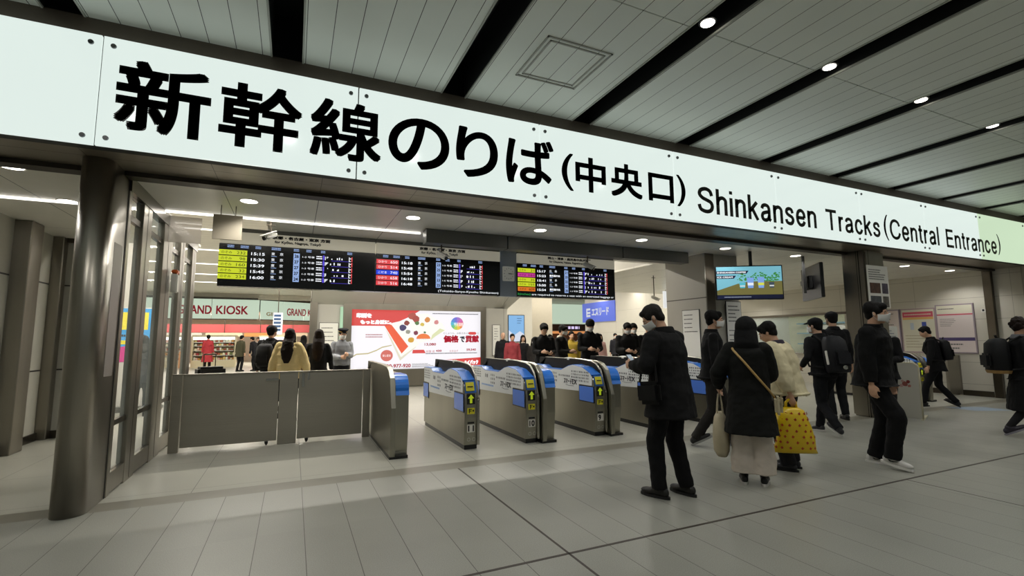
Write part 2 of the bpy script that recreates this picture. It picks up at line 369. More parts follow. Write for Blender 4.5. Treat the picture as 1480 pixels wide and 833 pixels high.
GL = {'S': (.70, [[(.62, .68), (.55, .86), (.36, .93), (.15, .86), (.09, .71), (.20, .58), (.38, .51), (.57, .43), (.63, .28), (.56, .12), (.36, .06), (.13, .13), (.06, .31)]]),
 'h': (.50, [[(.07, 0), (.07, 1)], ARCH]), 'n': (.50, [[(.07, 0), (.07, .73)], ARCH]), 'i': (.14, [[(.07, 0), (.07, .73)], [(.07, .87), (.07, 1)]]), 'l': (.14, [[(.07, 0), (.07, 1)]]),
 'k': (.50, [[(.07, 0), (.07, 1)], [(.44, .73), (.07, .32)], [(.20, .45), (.46, 0)]]),
 'a': (.52, [[(.07, .51), (.12, .63), (.25, .675), (.38, .63), (.425, .50), (.425, .30), (.43, .12), (.50, .05)], [(.42, .41), (.26, .375), (.12, .32), (.07, .20), (.12, .08), (.25, .055), (.37, .12), (.425, .27)]]),
 's': (.48, [[(.41, .50), (.36, .64), (.24, .68), (.12, .63), (.09, .52), (.16, .43), (.27, .38), (.38, .32), (.42, .20), (.35, .08), (.23, .05), (.10, .10), (.06, .22)]]),
 'e': (.52, [[(.08, .365), (.46, .365)], [(.46, .365), (.44, .54), (.36, .65), (.26, .68), (.14, .62), (.08, .48), (.07, .34), (.10, .18), (.18, .08), (.28, .05), (.39, .10), (.46, .22)]]),
 'c': (.50, [[(.45, .49), (.38, .63), (.26, .68), (.14, .62), (.08, .48), (.07, .34), (.10, .18), (.18, .08), (.28, .05), (.39, .11), (.46, .25)]]),
 'T': (.66, [[(0, .93), (.66, .93)], [(.33, 0), (.33, .9)]]), 'r': (.30, [[(.07, 0), (.07, .73)], [(.07, .38), (.10, .55), (.18, .65), (.30, .66)]]),
 't': (.30, [[(.14, .92), (.14, .70), (.14, .30), (.15, .12), (.21, .06), (.30, .06)], [(0, .67), (.30, .67)]]),
 'C': (.74, [[(.68, .68), (.60, .86), (.40, .94), (.20, .87), (.09, .68), (.07, .50), (.09, .32), (.20, .13), (.40, .06), (.60, .14), (.70, .34)]]),
 'E': (.60, [[(.07, 0), (.07, 1)], [(.07, .93), (.60, .93)], [(.07, .51), (.56, .51)], [(.07, .07), (.60, .07)]])}
def grotesque(mb, word, p0, wd, ht):
    x = 0; strokes = []; own = []
    for ci, ch in enumerate(word):
        w_, st = GL[ch]; own += [ci]*len(st); strokes += [[(x+a, b) for a, b in crom(q)] for q in st]; x += w_+.115
    x -= .115; sx = wd/x; hw = .074
    for si, st in enumerate(strokes):
        n = len(st); L_ = []; R_ = []
        for i, p in enumerate(st):
            a = Vector(st[max(i-1, 0)]); b = Vector(st[min(i+1, n-1)]); d = (b-a).normalized(); nn = Vector((-d.y, d.x))*hw; L_.append(Vector(p)+nn); R_.append(Vector(p)-nn)
        v = [(p0[0]+q.x*sx, p0[1], p0[2]+q.y*ht) for q in L_+R_]; mb[own[si]].add(v, [(i, n+i, n+i+1, i+1) for i in range(n-1)])
def sign_text(ch, x0, x1, z0, z1, off_=.022):
    mb = MB()
    if len(ch) > 1:
        ms = [MB() for _ in ch]; grotesque(ms, ch, (x0, 4.7965, z0), x1-x0, z1-z0)
        for q in ms: q.xf(off).build('letter', ik, sign)
        return
    else: text(mb, ch, (x0, 4.7965, z0), UX, UZ, x1-x0, z1-z0, 0, off_*.62)
    mb.xf(off).build('letter', ik, sign)
for ch, x0, x1, z0, z1, o_ in (('新', -1.43, -.75, 3.155, 3.785, .026), ('幹', -.685, -.005, 3.15, 3.772, .025), ('線', .068, .735, 3.165, 3.768, .022), ('の', .804, 1.452, 3.18, 3.736, .025),
        ('り', 1.526, 2.02, 3.175, 3.745, .025), ('ば', 2.118, 2.74, 3.185, 3.748, .025), ('(', 2.848, 3.012, 3.185, 3.65, .012), ('中', 3.041, 3.488, 3.198, 3.642, .022),
        ('央', 3.565, 4.06, 3.2, 3.642, .022), ('口', 4.159, 4.589, 3.21, 3.59, .022), (')', 4.645, 4.80, 3.185, 3.625, .012),
        ('Shinkansen', 5.015, 7.545, 3.145, 3.518, .012), ('Tracks', 7.79, 9.262, 3.15, 3.497, .012), ('(', 9.385, 9.52, 3.108, 3.575, .004),
        ('Central', 9.565, 11.17, 3.148, 3.512, .008), ('Entrance', 11.43, 13.405, 3.138, 3.50, .006), (')', 13.45, 13.58, 3.125, 3.572, .002)):
    sign_text(ch, x0, x1, z0, z1, o_)
# ================================================================== CEILING LAMPS
def downlight(x, y, z, n, label, grp, pw, r=.085, tilt=0):
    e = E('ceiling_downlight', (x, y, z)); T(e, label, 'ceiling light', grp)
    mb = MB(); k = 24
    for j in range(k):
        a, b_ = 2*math.pi*j/k, 2*math.pi*(j+1)/k
        mb.add([(q*math.cos(t), q*math.sin(t), h) for t in (a, b_) for q, h in ((r, -.001), (r*1.14, -.006), (r*1.2, .0))], [(0, 3, 4, 1), (1, 4, 5, 2)])
    mb.build('ring', WHITE, e)
    MB().cyl((0, 0, -.002), (0, 0, -.004), r, r, 24).build('lens', LAMP, e)
    s = spot('lamp', (0, 0, -.012), pw); s.parent = e
    return e
DL = [(-2.4, 5.72), (-2.4, 6.91), (-.524, 6.1), (1.364, 6.1), (3.234, 6.09), (5.073, 6.06), (6.93, 6.05), (8.83, 6.07), (10.7, 6.0), (12.40, 6.0), (14.3, 6.0)]
nm = ['nearest the left edge of the corridor', 'second in the left corridor, deeper in', 'left of the departure boards', 'over the first departure board', 'over the second departure board', 'over the wall clock',
      'just right of the dark bulkhead', 'between the two hanging screens', 'behind the right column', 'left one before the poster wall', 'right one before the poster wall']
for i, (x, y) in enumerate(DL): downlight(x, y, 3.0, i, 'round recessed downlight in the low ceiling, '+nm[i], 'low ceiling downlights', P_DOWN*(.55 if i < 2 else 1))
for i, (x, y) in enumerate(((10, 9.5), (12.4, 9.5), (14, 11.5))): downlight(x, y, 3.0, i, 'round recessed downlight deeper in the low ceiling before the ticket office', 'office downlights', P_DOWN)
# spot fixtures hanging in the dark slots
def slot_lamp(x, y, label):
    e = E('slot_spotlight', (x, y, 4.13)); T(e, label, 'ceiling light', 'spotlights in the ceiling slots')
    mb = MB(); mb.cyl((0, 0, .30), (0, 0, .0), .065, .075, 20); mb.box(-.13, .13, -.012, .012, .22, .25); mb.build('housing', M('lamp_housing', '303234', .4, .5), e)
    MB().cyl((0, 0, -.001), (0, 0, -.005), .058, .058, 20).build('lens', LAMP, e)
    s = spot('lamp', (0, 0, -.012), P_OUT, 2.6, .7, r=.05); s.parent = e
sl_lab = {1: 'slot spotlight above the left end of the sign', 2: 'brightest slot spotlight at the top of the picture', 3: 'second bright slot spotlight from the left', 4: 'third slot spotlight from the left', 5: 'fourth slot spotlight, furthest right in view'}
for k in range(-1, 9):
    slot_lamp(SL0+PIT*k, 2.82, sl_lab.get(k, 'small spotlight in a dark ceiling slot outside the picture'))
for k in range(-1, 8, 2): slot_lamp(SL0+PIT*k, -.45, 'small unseen spotlight added in a ceiling slot behind the viewer')  # unseen row, added to light the concourse floor from behind the camera
# linear lamps of the hall
def linear(x0, x1, y, z, label, pw, wd=.07, grp='linear ceiling lamps of the hall'):
    o = MB().box(x0, x1, y-wd/2, y+wd/2, z-.02, z).build('linear_lamp', TUBE); T(o, label, 'ceiling light', grp)
    area('lamp', ((x0+x1)/2, y, z-.03), x1-x0, wd, pw, (1, .95, .86))
for k in range(6):
    y = 10.7+3.1*k
    linear(-12 if k else -3.3, 16.2 if k else 6.9, y, 4.198, 'long thin glowing lamp line across the hall ceiling, row %s from the gates' % ('one two three four five six'.split()[k]), P_HALL)
linear(-3.3, 1.66, 6.93, 2.999, 'thin glowing lamp strip along the edge of the low ceiling left of the bulkhead', 14, .035, 'edge lamp')
# ================================================================== COLUMNS AND GLAZING
def column(name_label, xr, w_, y0, y1, poster=None):
    """steel column with a rounded nose towards the viewer; its right side is at xr"""
    r = w_/2; cx = xr-r; poly = [(xr, y1), (cx-r, y1)]
    for k in range(0, 25):
        a = math.pi+math.pi*k/24; poly.append((cx+r*math.cos(a), y0+r+r*math.sin(a)))
    e = E('steel_column', (cx, y0+r, 0)); T(e, name_label, 'column')
    o = MB().prism(poly, 'z', 0, 2.998).xf(Matrix.Translation((-cx, -(y0+r), 0))).build('casing', STEEL, e)
    for p in o.data.polygons: p.use_smooth = abs(p.normal.z) < .5 and len(p.vertices) == 4
    return e
c1 = column('stainless steel column with a rounded nose at the left of the entrance', -1.50, .235, 5.10, 5.62)
b = MB(); b.box(.1145, .119, .12, .34, 1.10, 2.3); b.build('notice_strip', M('notice_strip', '9a938d', .4), c1)
b = MB(); b.box(.112, .121, .385, .395, 0, 2.99); b.box(.112, .121, .43, .436, 0, 2.99); b.build('seam', M('seam_dark', '1a1815', .5), c1)
c2 = E('steel_column', (9.67, 5.35, 0)); T(c2, 'steel column with a photo notice taped high on its front, right of the hanging screens', 'column')
MB().rbox((0, 0, 1.499), (.58, .42, 2.998), r=.03).build('casing', STEEL, c2)
b = MB(); b.box(-.293, -.288, -.10, -.085, 0, 2.99); b.box(-.293, -.288, -.06, -.052, 0, 2.99); b.box(-.20, -.194, -.213, -.208, 0, 2.99); b.build('seam', M('seam_dark'), c2)
pb = M('paper', 'd6d4cc', .7); ink = M('print_grey', '6d6c6a', .8); inkd = M('print_dark', '2a2826', .8)
def greek(mb, x0, x1, z0, z1, rows, y, fill=.8, h=.5, seed=1, gap=.25, plane='y', cell=1.0):
    """rows of unreadable small print as short dashes in the plane y = const (or x = const)"""
    R_ = random.Random(seed); dz = (z1-z0)/rows
    for r in range(rows):
        z = z1-(r+.5)*dz; x = x0; e = x0+(x1-x0)*(fill*R_.uniform(.6, 1.15) if fill < 1 else 1); e = min(e, x1)
        while x < e:
            l = dz*h*cell*R_.uniform(.6, 1.6); x2 = min(x+l, e)
            if plane == 'y': mb.add([(x, y, z-dz*h/2), (x2, y, z-dz*h/2), (x2, y, z+dz*h/2), (x, y, z+dz*h/2)], [(0, 1, 2, 3)])
            else: mb.add([(y, x, z-dz*h/2), (y, x2, z-dz*h/2), (y, x2, z+dz*h/2), (y, x, z+dz*h/2)], [(0, 1, 2, 3)])
            x = x2+dz*h*gap*cell
# notice with photographs taped to the column
n = E('photo_notice', (9.70, 5.137, 2.33)); T(n, 'white notice with four photographs taped to the front of the right steel column', 'notice')
MB().box(-.32, .33, -.004, 0, -.39, .39).build('sheet', pb, n)
b = MB(); greek(b, -.27, .3, .12, .33, 5, -.005, .9, seed=3); b.build('print', ink, n)
for i, (x0, x1, z0, z1, c) in enumerate(((-.26, .06, -.12, .07, '4a3128'), (.11, .29, -.12, .07, '463f4e'), (-.26, .06, -.37, -.17, '41454a'), (.11, .29, -.37, -.17, '55504a'))):
    MB().box(x0, x1, -.007, -.0042, z0, z1).build('photograph', M('photo%d' % i, c, .4, var=.6, vscale=14), n)
# glazed partition on the left
g = E('glass_partition', (-1.53, 5.62, 0)); T(g, 'steel framed glass partition running back from the left column', 'partition')
def gb(nm, m, *boxes, bevel=0):
    b = MB()
    for q in boxes: b.box(*q)
    return b.build(nm, m, g, bevel=bevel)
gb('header_rail', STEELD, (-.04, .05, 0, 3.55, 2.86, 2.998)); gb('middle_rail', STEELD, (-.02, .02, 0, 3.5, 2.60, 2.66))
gb('kick_rail', STEEL, (-.03, .035, .05, 3.5, .02, .20)); gb('lower_rail', STEELD, (-.02, .02, .05, 3.5, .62, .67))
for (a, c) in ((0, .08), (.50, .82), (1.40, 1.86), (2.36, 2.64), (3.20, 3.50)):
    gb('post', STEEL, (-.035, .04, a, c, 0, 2.87), bevel=.006)
    if c-a > .2: gb('post_seam', M('seam_dark'), (.0405, .0415, (a+c)/2-.006, (a+c)/2+.006, .02, 2.85))
for (a, c) in ((.08, .50), (.82, 1.40), (1.86, 2.36), (2.64, 3.20)): gb('glass_pane', GLASS, (-.006, .006, a, c, .2, 2.86))
sc_ = E('smoke_screen', (-1.3, 7.2, 3.0)); T(sc_, 'grey translucent smoke screen hanging beside the glass partition', 'screen')
MB().box(-.19, .16, -.005, .005, -.34, -.002).build('pane', SMOKE, sc_)
# exit light seen through the glass
n = E('wall_box', (-1.35, 7.45, 2.18)); T(n, 'small white box with an orange top fixed inside the glass partition', 'alarm box')
b = MB().rbox((-.085, 0, -.02), (.07, .12, .24), r=.01); b.build('case', WHITE, n); MB().rbox((-.085, 0, .13), (.07, .12, .05), r=.01).build('lamp_cover', M('orange_plastic', 'c9602a', .4), n)
# ================================================================== STEEL FENCE (left)
f = E('steel_fence', (-.15, 7.48, 0)); T(f, 'waist-high stainless steel fence of flat panels left of the gates', 'fence')
def fb(nm, m, *q, bevel=.004): return MB().box(*q).build(nm, m, f, bevel=bevel)
FST = M('fence_steel', 'a19c91', .46, 1.0, bump=.12, bscale=60, stretch=(.05, 1, 1), var=.08, vscale=2)
fb('end_post', FST, -1.24, -1.13, -.03, .03, 0, .975); fb('panel', FST, -1.12, -.01, -.02, .02, .055, .975); fb('centre_post', FST, 0, .235, -.025, .025, 0, .975)
fb('panel', FST, .245, 1.11, -.02, .02, .055, .965); fb('end_post', FST, 1.12, 1.22, -.03, .03, 0, .97)
fb('top_cap', STEEL, -1.24, 1.22, -.035, .035, .97, .985); 
for x in (-.13, .37): fb('floor_bolt', BLACK, x-.012, x+.012, -.03, -.006, .005, .06); MB().cyl((x, -.018, .055), (x, -.018, .02), .025, .02, 12).build('bolt_collar', BLACK, f)
b = MB(); b.rbox((-.09, -.028, .88), (.16, .02, .03), r=.006); b.build('latch', CHROME, f)
b = MB(); b.rbox((.30, -.03, .86), (.035, .02, .20), r=.006); b.rbox((.37, -.03, .91), (.03, .02, .10), r=.006); b.build('latch', CHROME, f)
# ================================================================== TICKET GATES
GBLUE = M('gate_blue', '1f63b8', .35); GSCR = M('gate_screen', '4468b4', .25, emit=.15); GPRINT = M('gate_print_white', 'cfd2d2', .45)
YEL = M('sticker_yellow', 'd9cf28', .5); YARR = M('arrow_yellow', 'c8e02a', .4, emit=.5); STB = M('sticker_black', '121212', .5)
GST = M('gate_steel', '989589', .36, 1.0, bump=.10, bscale=50, stretch=(1, 1, .04), var=.08, vscale=2)
def arch(y0, y1, ztop, zmid, zlow, n=18):
    """outline of the tall fin: low and round at both ends"""
    pts = []
    for k in range(n+1):
        t = k/n; y = y0+(y1-y0)*t
        e0 = min(1, t/.16); e1 = min(1, (1-t)/.05)
        z = zmid+(ztop-zmid)*math.sin(math.pi/2*min(1, t/.42))
        z = zlow+(z-zlow)*math.sqrt(max(0, 1-(1-e0)**2))*1.0
        z = zlow+(z-zlow)*(math.sqrt(max(0, 1-(1-e1)**2)) if e1 < 1 else 1); pts.append((y, z))
    return pts
def fin_unit(g, x0, w_, nm='end_unit'):
    """barrier unit with a rounded steel cheek and a blue cap"""
    poly = [(8.02, .03), (8.02, .93)]+[(y, z) for y, z in arch(5.88, 8.02, 1.09, 1.05, .60)][::-1]+[(5.90, .03)]
    MB().prism(poly, 'x', x0, x0+.06).build('side_cheek', GST, g, bevel=.006)
    fr = []
    for k in range(9):
        a = math.pi/2*k/8; fr.append((6.16-.19*math.sin(a), .975-.19+.19*math.cos(a)))
    fr = fr[::1]
    body = [(8.0, .03), (8.0, .97)]+fr+[(5.95, .74), (5.955, .4), (6.0, .07), (6.0, .03)]
    MB().prism(body, 'x', x0+.062, x0+w_).build('housing', GST, g, bevel=.004)
    cap = [(6.5, .98)]+[(y-.006, z+.005) for y, z in fr]+[(5.942, .74), (5.99, .74), (6.18, .93), (6.5, .955)]
    MB().prism(cap, 'x', x0+.068, x0+w_+.004).build('blue_cap', M('cap_blue', '1b6fd0', .3), g, smooth=False)
    MB().box(x0-.004, x0+w_-.008, 5.915, 8.0, -.0, .035).build('base_plinth', BLACK, g)
def gate(x, num, label, wide=True, group='ticket gates in a row', detail=True):
    g = E('ticket_gate', (x, 7.0, 0)); T(g, label, 'ticket gate', group)
    st = []
    def add(o): st.append(o); return o
    W_ = .195
    body = [(8.08, .06), (8.08, .93), (7.66, .93), (7.52, .885), (6.95, .885), (6.72, .965), (6.55, .985), (6.30, .95), (6.12, .88), (6.02, .80), (5.985, .66), (5.98, .4), (6.01, .06)]
    add(MB().prism(body, 'x', x, x+W_).build('housing', GST, g, bevel=.004))
    add(MB().box(x+.012, x+W_-.012, 6.03, 8.05, 0, .062).build('base_plinth', BLACK, g))
    pr_ = [(8.08, .60), (8.08, .955), (7.66, .955), (7.54, .908), (6.95, .908), (6.70, .985), (6.58, 1.005), (6.30, .975), (6.10, .90), (6.05, .84), (6.05, .72), (6.41, .72), (6.41, .615), (7.76, .575), (7.76, .72), (8.08, .72)]
    add(MB().prism(pr_, 'x', x-.006, x+.004).build('printed_panel', GPRINT, g))
    dk = [(8.07, .93), (7.66, .932), (7.54, .885), (6.95, .886), (6.70, .965), (6.58, .985), (6.30, .955), (6.06, .865), (6.055, .882), (6.29, .98), (6.58, 1.012), (6.71, .992), (6.95, .914), (7.53, .914), (7.66, .96), (8.07, .96)]
    add(MB().prism(dk, 'x', x-.004, x+W_-.03).build('blue_deck', GBLUE, g))
    add(MB().box(x+.03, x+.13, 6.33, 6.55, .978, .998).build('card_reader', M('reader', '9fb4d8', .2, emit=.1), g))
    # windows of the side
    for y0, y1 in ((5.995, 6.40), (7.77, 8.10)):
        b = MB().box(x-.011, x-.004, y0, y1, .47, .715); add(b.build('screen_frame', BLACK, g))
        add(MB().box(x-.014, x-.010, y0+.015, y1-.015, .485, .70).build('side_screen', GSCR, g))
    # tall dark fin on the far side
    fp = arch(5.97, 8.14, 1.088, 1.03, .62); poly = [(8.14, .88)]+fp[::-1]+[(6.03, .62), (6.12, .88), (6.9, .89), (7.6, .89)]
    add(MB().prism(poly, 'x', x+W_-.028, x+W_+.004).build('dark_fin', M('fin_black', '060606', .5, spec=.15), g, bevel=.004))
    tr = MB(); tp = [Vector((x+W_-.012, y-.004, z+.003)) for y, z in fp[:9]]; tr.tube(tp, .014, 8); add(tr.build('fin_trim', M('trim_silver', 'b5b1a8', .3, .8), g, smooth=True))
    add(MB().box(x+W_-.03, x+W_+.002, 5.962, 5.99, .06, .66).build('front_edge', CHROME, g))
    for yy in (7.15, 6.85)[:1]: add(MB().ell((x+W_+.0, 7.0, 1.075), (.03, .17, .035)).build('sensor_dome', M('dome_grey', 'b9b9b4', .35), g, smooth=True))
    if wide: fin_unit(g, x+.215, .225)
    # lettering on the printed panel, as in the photo
    if detail:
        b = MB(); X = x-.0072
        text(b, 'ｽﾏｰﾄEX', (X, 6.86, .70), (0, -1, 0), UZ, .40, .085, 0, .003)
        b.tube([(X, 6.80, .685), (X, 6.70, .672), (X, 6.55, .68)], .003, 5)
        for (ya, yb, za, zb, rr, sd) in ((6.62, 6.12, .75, .93, 4, 5), (7.02, 6.68, .80, .85, 1, 6), (7.25, 7.10, .70, .88, 3, 7), (7.50, 7.38, .78, .88, 1, 8), (8.05, 7.72, .78, .93, 4, 9)):
            R_ = random.Random(sd); y = ya
            while y > yb:
                for q in range(rr):
                    z = za+(zb-za)*(q+.5)/rr; h = (zb-za)/rr*.32; wd = R_.uniform(.014, .026)
                    b.add([(X, y, z-h), (X, y-wd, z-h), (X, y-wd, z+h*R_.uniform(.5, 1)), (X, y, z+h*R_.uniform(.6, 1))], [(0, 1, 2, 3)])
                y -= .046
        add(b.build('lettering', M('gate_ink', '1c2330', .6), g))
        b = MB(); greek(b, -7.66, -7.14, .655, .70, 1, X, 1, .6, 4, plane='y'); b.v = [(X, -p[0], p[2]) for p in b.v]; add(b.build('blue_lettering', M('ink_blue', '7fa0cf', .6), g))
    # stickers on the end facing the concourse
    Y = 5.975
    add(MB().prism([(5.988, .72), (6.035, .865), (6.03, .87), (5.982, .722)], 'x', x+.01, x+W_-.035).build('blue_face', GBLUE, g))
    q = MB(); q.rbox((x+.075, 5.997, .80), (.115, .012, .115), Euler((-.30, 0, 0)).to_matrix(), .004); add(q.build('yellow_card', YEL, g))
    q = MB(); q.rbox((x+.075, 5.985, .80), (.08, .006, .014), Euler((-.30, 0, 0)).to_matrix(), .002); add(q.build('card_print', STB, g))
    add(MB().box(x+.03, x+.14, Y+.002, Y+.01, .575, .708).build('arrow_plate', STB, g))
    cx = x+.085; a = MB().prism([(cx-.016, .59), (cx+.016, .59), (cx+.016, .65), (cx+.042, .65), (cx, .70), (cx-.042, .65), (cx-.016, .65)], 'y', Y-.001, Y+.004); add(a.build('arrow', YARR, g))
    add(MB().box(x+.035, x+.135, Y+.002, Y+.01, .452, .528).build('yellow_sticker', YEL, g))
    a = MB(); a.box(cx-.03, cx-.018, Y, Y+.004, .462, .518); a.box(cx-.03, cx+.012, Y, Y+.004, .505, .515); a.box(cx-.03, cx+.006, Y, Y+.004, .484, .494); a.box(cx+.02, cx+.04, Y, Y+.004, .48, .505); add(a.build('sticker_print', STB, g))
    if num:
        add(MB().box(x+.035, x+.135, Y+.002, Y+.011, .222, .318).build('number_plate', WHITE, g))
        a = MB(); text(a, num, (x+.045, Y+.0005, .232), UX, UZ, .08 if len(num) > 1 else .045, .076, 0, .003); add(a.build('number', STB, g))
        add(MB().box(x+.04, x+.13, Y+.003, Y+.011, .33, .352).build('black_label', STB, g))
    a = MB()
    for xx in (x+.06, x+.13):
        for k in range(12):
            t0, t1 = 2*math.pi*k/12, 2*math.pi*(k+1)/12
            a.add([(xx+r*math.cos(t), Y+.018, .13+r*math.sin(t)) for t in (t0, t1) for r in (.018, .023)], [(0, 1, 3, 2)])
    add(a.build('lock_ring', M('ring_light', 'c8c6c0', .4), g))
    for o in g.children: o.matrix_parent_inverse = Matrix.Identity(4); o.data.transform(Matrix.Translation((-x, -7.0, 0)))
    return g
g0 = E('gate_end_unit', (1.09, 7.0, 0)); T(g0, 'rounded steel end unit with a bright blue cap closing the gate row on the left', 'gate end unit')
fin_unit(g0, 1.09, .225)
for o in g0.children: o.data.transform(Matrix.Translation((-1.09, -7.0, 0)))
gate(2.045, '11', 'narrow ticket gate numbered 11, leftmost of the numbered gates', wide=False)
gate(2.925, '10', 'wide ticket gate numbered 10 in the middle of the row')
gate(4.050, '9', 'wide ticket gate numbered 9 left of the man in the long black coat')
gate(5.175, '8', 'ticket gate half hidden behind the man in the long black coat', detail=True)
gate(6.300, '', 'ticket gate between the man in black and the hooded woman')
gate(7.425, '', 'ticket gate behind the hooded woman and her companion')
gate(12.55, '', 'ticket gate at far right beside the white notice stand')
# right-hand fence panels
f2 = E('steel_fence', (14.6, 6.3, 0)); T(f2, 'plain steel fence panel standing against the poster wall at right', 'fence')
MB().box(-.17, .36, -.02, .02, .04, .965).build('panel', FST, f2, bevel=.004); MB().box(-.20, -.17, -.03, .03, 0, .97).build('end_post', FST, f2); MB().box(.36, .39, -.03, .03, 0, .97).build('end_post', FST, f2)
# ================================================================== BULKHEAD AND DEPARTURE BOARDS
e = E('bulkhead', (4.13, 6.7, 3.0)); T(e, 'long dark grey boxed bulkhead hanging under the low ceiling above the boards', 'bulkhead')
DG = M('bulkhead_grey', '5c5c58', .45, .2)
for a, c in ((1.67, 2.93), (2.95, 5.10), (5.12, 6.60)):
    MB().box(a-4.13, c-4.13, -.10, .10, -.205, -.003).build('cladding_panel', DG, e)
SCRB = M('led_black', '050507', .25); HDR = M('board_header', 'bdb8a6', .5, emit=.32)
LW = M('led_white', 'f0f3f8', .5, emit=1.15); LY = M('led_yellow', 'c9d62a', .5, emit=.95); LR = M('led_red', 'e2484c', .5, emit=.95); LB = M('led_blue', '2a46e0', .5, emit=.9)
LM = M('led_magenta', 'c9409a', .5, emit=.9); LO = M('led_orange', 'e07628', .5, emit=.9); LC = M('led_pale_blue', '9db8ea', .5, emit=.9); LV = M('led_violet', '5a4ae0', .5, emit=.9); LG = M('led_green', '38b45a', .5, emit=.8)
INK = M('board_ink', '1d1a16', .6)
YB = 7.60
def lw_box(mb, x0, x1, z0, z1, y): mb.add([(x0, y, z0), (x1, y, z0), (x1, y, z1), (x0, y, z1)], [(0, 1, 2, 3)])
def board(x0, x1, label, head_jp, head_en, hx, rows, cols, kind):
    e = E('departure_board', (x0, YB, 2.16)); T(e, label, 'departure board', 'departure boards over the gates')
    zt = 2.762
    MB().box(x0, x1, YB, YB+.16, 2.165, zt).build('display', SCRB, e)
    MB().box(x0+.005, x1-.005, YB-.01, YB+.16, zt+.004, 2.935).build('header_panel', HDR, e)
    MB().box(x0, x1, YB+.02, YB+.18, 2.938, 2.998).build('housing', DG, e)
    b = MB(); text(b, head_jp, (hx, YB-.012, 2.868), UX, UZ, .78 if kind < 3 else .88, .05, 0, .0035); text(b, head_en, (hx+.03, YB-.012, 2.80), UX, UZ, .62 if kind < 3 else .86, .05, 0, .002); b.build('header_lettering', INK, e)
    y = YB-.002; c0, ct, cd_, cp, cc, cs, cl, cr = cols
    rz = 2.64; dz = .0845
    b = MB(); bk = {}
    def g(m): return bk.setdefault(m, MB())
    for (xx, w_) in ((c0+.10, .08), (c0+.26, .10), (ct+.05, .07), (cd_, .12), (cp, .07), (cc+.05, .07), (cs-.03, .06), (cr-.09, .07)):
        greek(g(LC), xx, xx+w_, zt-.055, zt-.012, 2, y, 1, .55, int(xx*100) % 97)
    for i, r in enumerate(rows):
        z = rz-dz*i; mcol = {'y': LY, 'r': LR, 'b': LB, 'm': LM, 'o': LO}[r[0]]
        lw_box(bk.setdefault((mcol, 'train_name_tile', i), MB()), c0, c0+.345, z-.035, z+.037, y)
        tx = g(INK) if r[0] in 'ymo' else g(LW); yy = y-.003
        text(tx, r[1], (c0+.03, yy, z-.018), UX, UZ, .13, .036, 0, 0); wd = .036*len(r[2])
        text(tx, r[2], (c0+.325-wd, yy, z-.020), UX, UZ, wd, .040, 0, 0)
        text(g(LW), r[3], (ct, yy, z-.022), UX, UZ, .17, .040, 0, .0008)
        if len(r[4]) < 3:
            text(g(LW), r[4][0], (cd_, yy, z-.008), UX, UZ, .045, .042, 0, 0); text(g(LW), r[4][1], (cd_+.11, yy, z-.008), UX, UZ, .045, .042, 0, 0)
        else: text(g(LW), r[4], (cd_, yy, z-.008), UX, UZ, .22, .04, 0, .001)
        lw_box(g(LC), cd_, cd_+.07, z-.026, z-.020, yy)
        lw_box(bk.setdefault((LC, 'platform_tile', i), MB()), cp, cp+.082, z-.04, z+.042, y); text(g(INK), r[5], (cp+.012, yy, z-.024), UX, UZ, .058, .048, 0, .002)
        text(g(LW), r[6]+' 号車', (cc, yy, z-.018), UX, UZ, .165, .030, 0, 0); greek(g(LW), cc+.19, cc+.27, z-.03, z+.03, 2, yy, 1, .5, i*7+kind)
        lw_box(g(LV), cs, cs+.022, z-.036, z+.036, yy); R_ = random.Random(i*11+kind)
        for q in range(4):
            if R_.random() < .8: lw_box(g(LW), cs+.03+q*.012, cs+.038+q*.012, z-.03+q*.012, z+.02, yy)
        lw_box(g(LV), cl, cr-.06, z-.040, z-.036, yy)
        for q in range(3+kind): 
            xq = cl-.02+R_.random()*(cr-cl-.12); lw_box(g(LW), xq, xq+.014, z-.02, z-.006+.03*R_.random(), yy)
        lw_box(g(LW), cr-.065, cr-.035, z-.036, z-.028, yy); lw_box(g(LW), cr-.065, cr-.055, z-.036, z+.03, yy); lw_box(g(LW), cr-.05, cr-.03, z+.004, z+.016, yy)
        lw_box(g(LR), cr-.028, cr-.014, z-.036, z+.034, yy)
    if kind == 2: text(g(LW), '(Tokaido-Sanyo-Kyushu Shinkansen)', (2.13, y, 2.185), UX, UZ, 1.07, .045)
    if kind == 3:
        text(g(LG), '2(inches)', (3.565, y, 2.185), UX, UZ, .26, .045); text(g(LW), 'are required to reserve a seat with an oversized baggage ar', (3.85, y, 2.185), UX, UZ, 1.78, .045)
    names = {LY: 'yellow_train_names', LR: 'red_marks', LB: 'blue_train_name', LM: 'magenta_train_name', LO: 'orange_train_name', LW: 'white_lettering', LC: 'pale_blue_lettering', LV: 'violet_lines', INK: 'dark_lettering', LG: 'green_lettering'}
    for m, mb in bk.items():
        if isinstance(m, tuple): mb.build(m[1], m[0], e)
        else: mb.build(names[m], m, e)
    for o in e.children: o.data.transform(Matrix.Translation((-x0, -YB, -2.16)))
board(-.985, 1.115, 'first departure board from the left, with five yellow train names', '京都・名古屋・東京 方面', 'for Kyōto, Nagoya, Tokyō', -.33,
      [('y', 'のぞみ', '232', '15:15', '東京', '26', '1-3'), ('y', 'のぞみ', '98', '15:30', '東京', '27', '1-3'), ('y', 'のぞみ', '160', '15:39', '東京', '27', '1-3'), ('y', 'のぞみ', '32', '15:45', '東京', '27', '1-3'), ('y', 'のぞみ', '234', '16:00', '東京', '24', '1-3')],
      (-.985, -.59, -.335, -.045, .075, .355, .475, .79), 1)
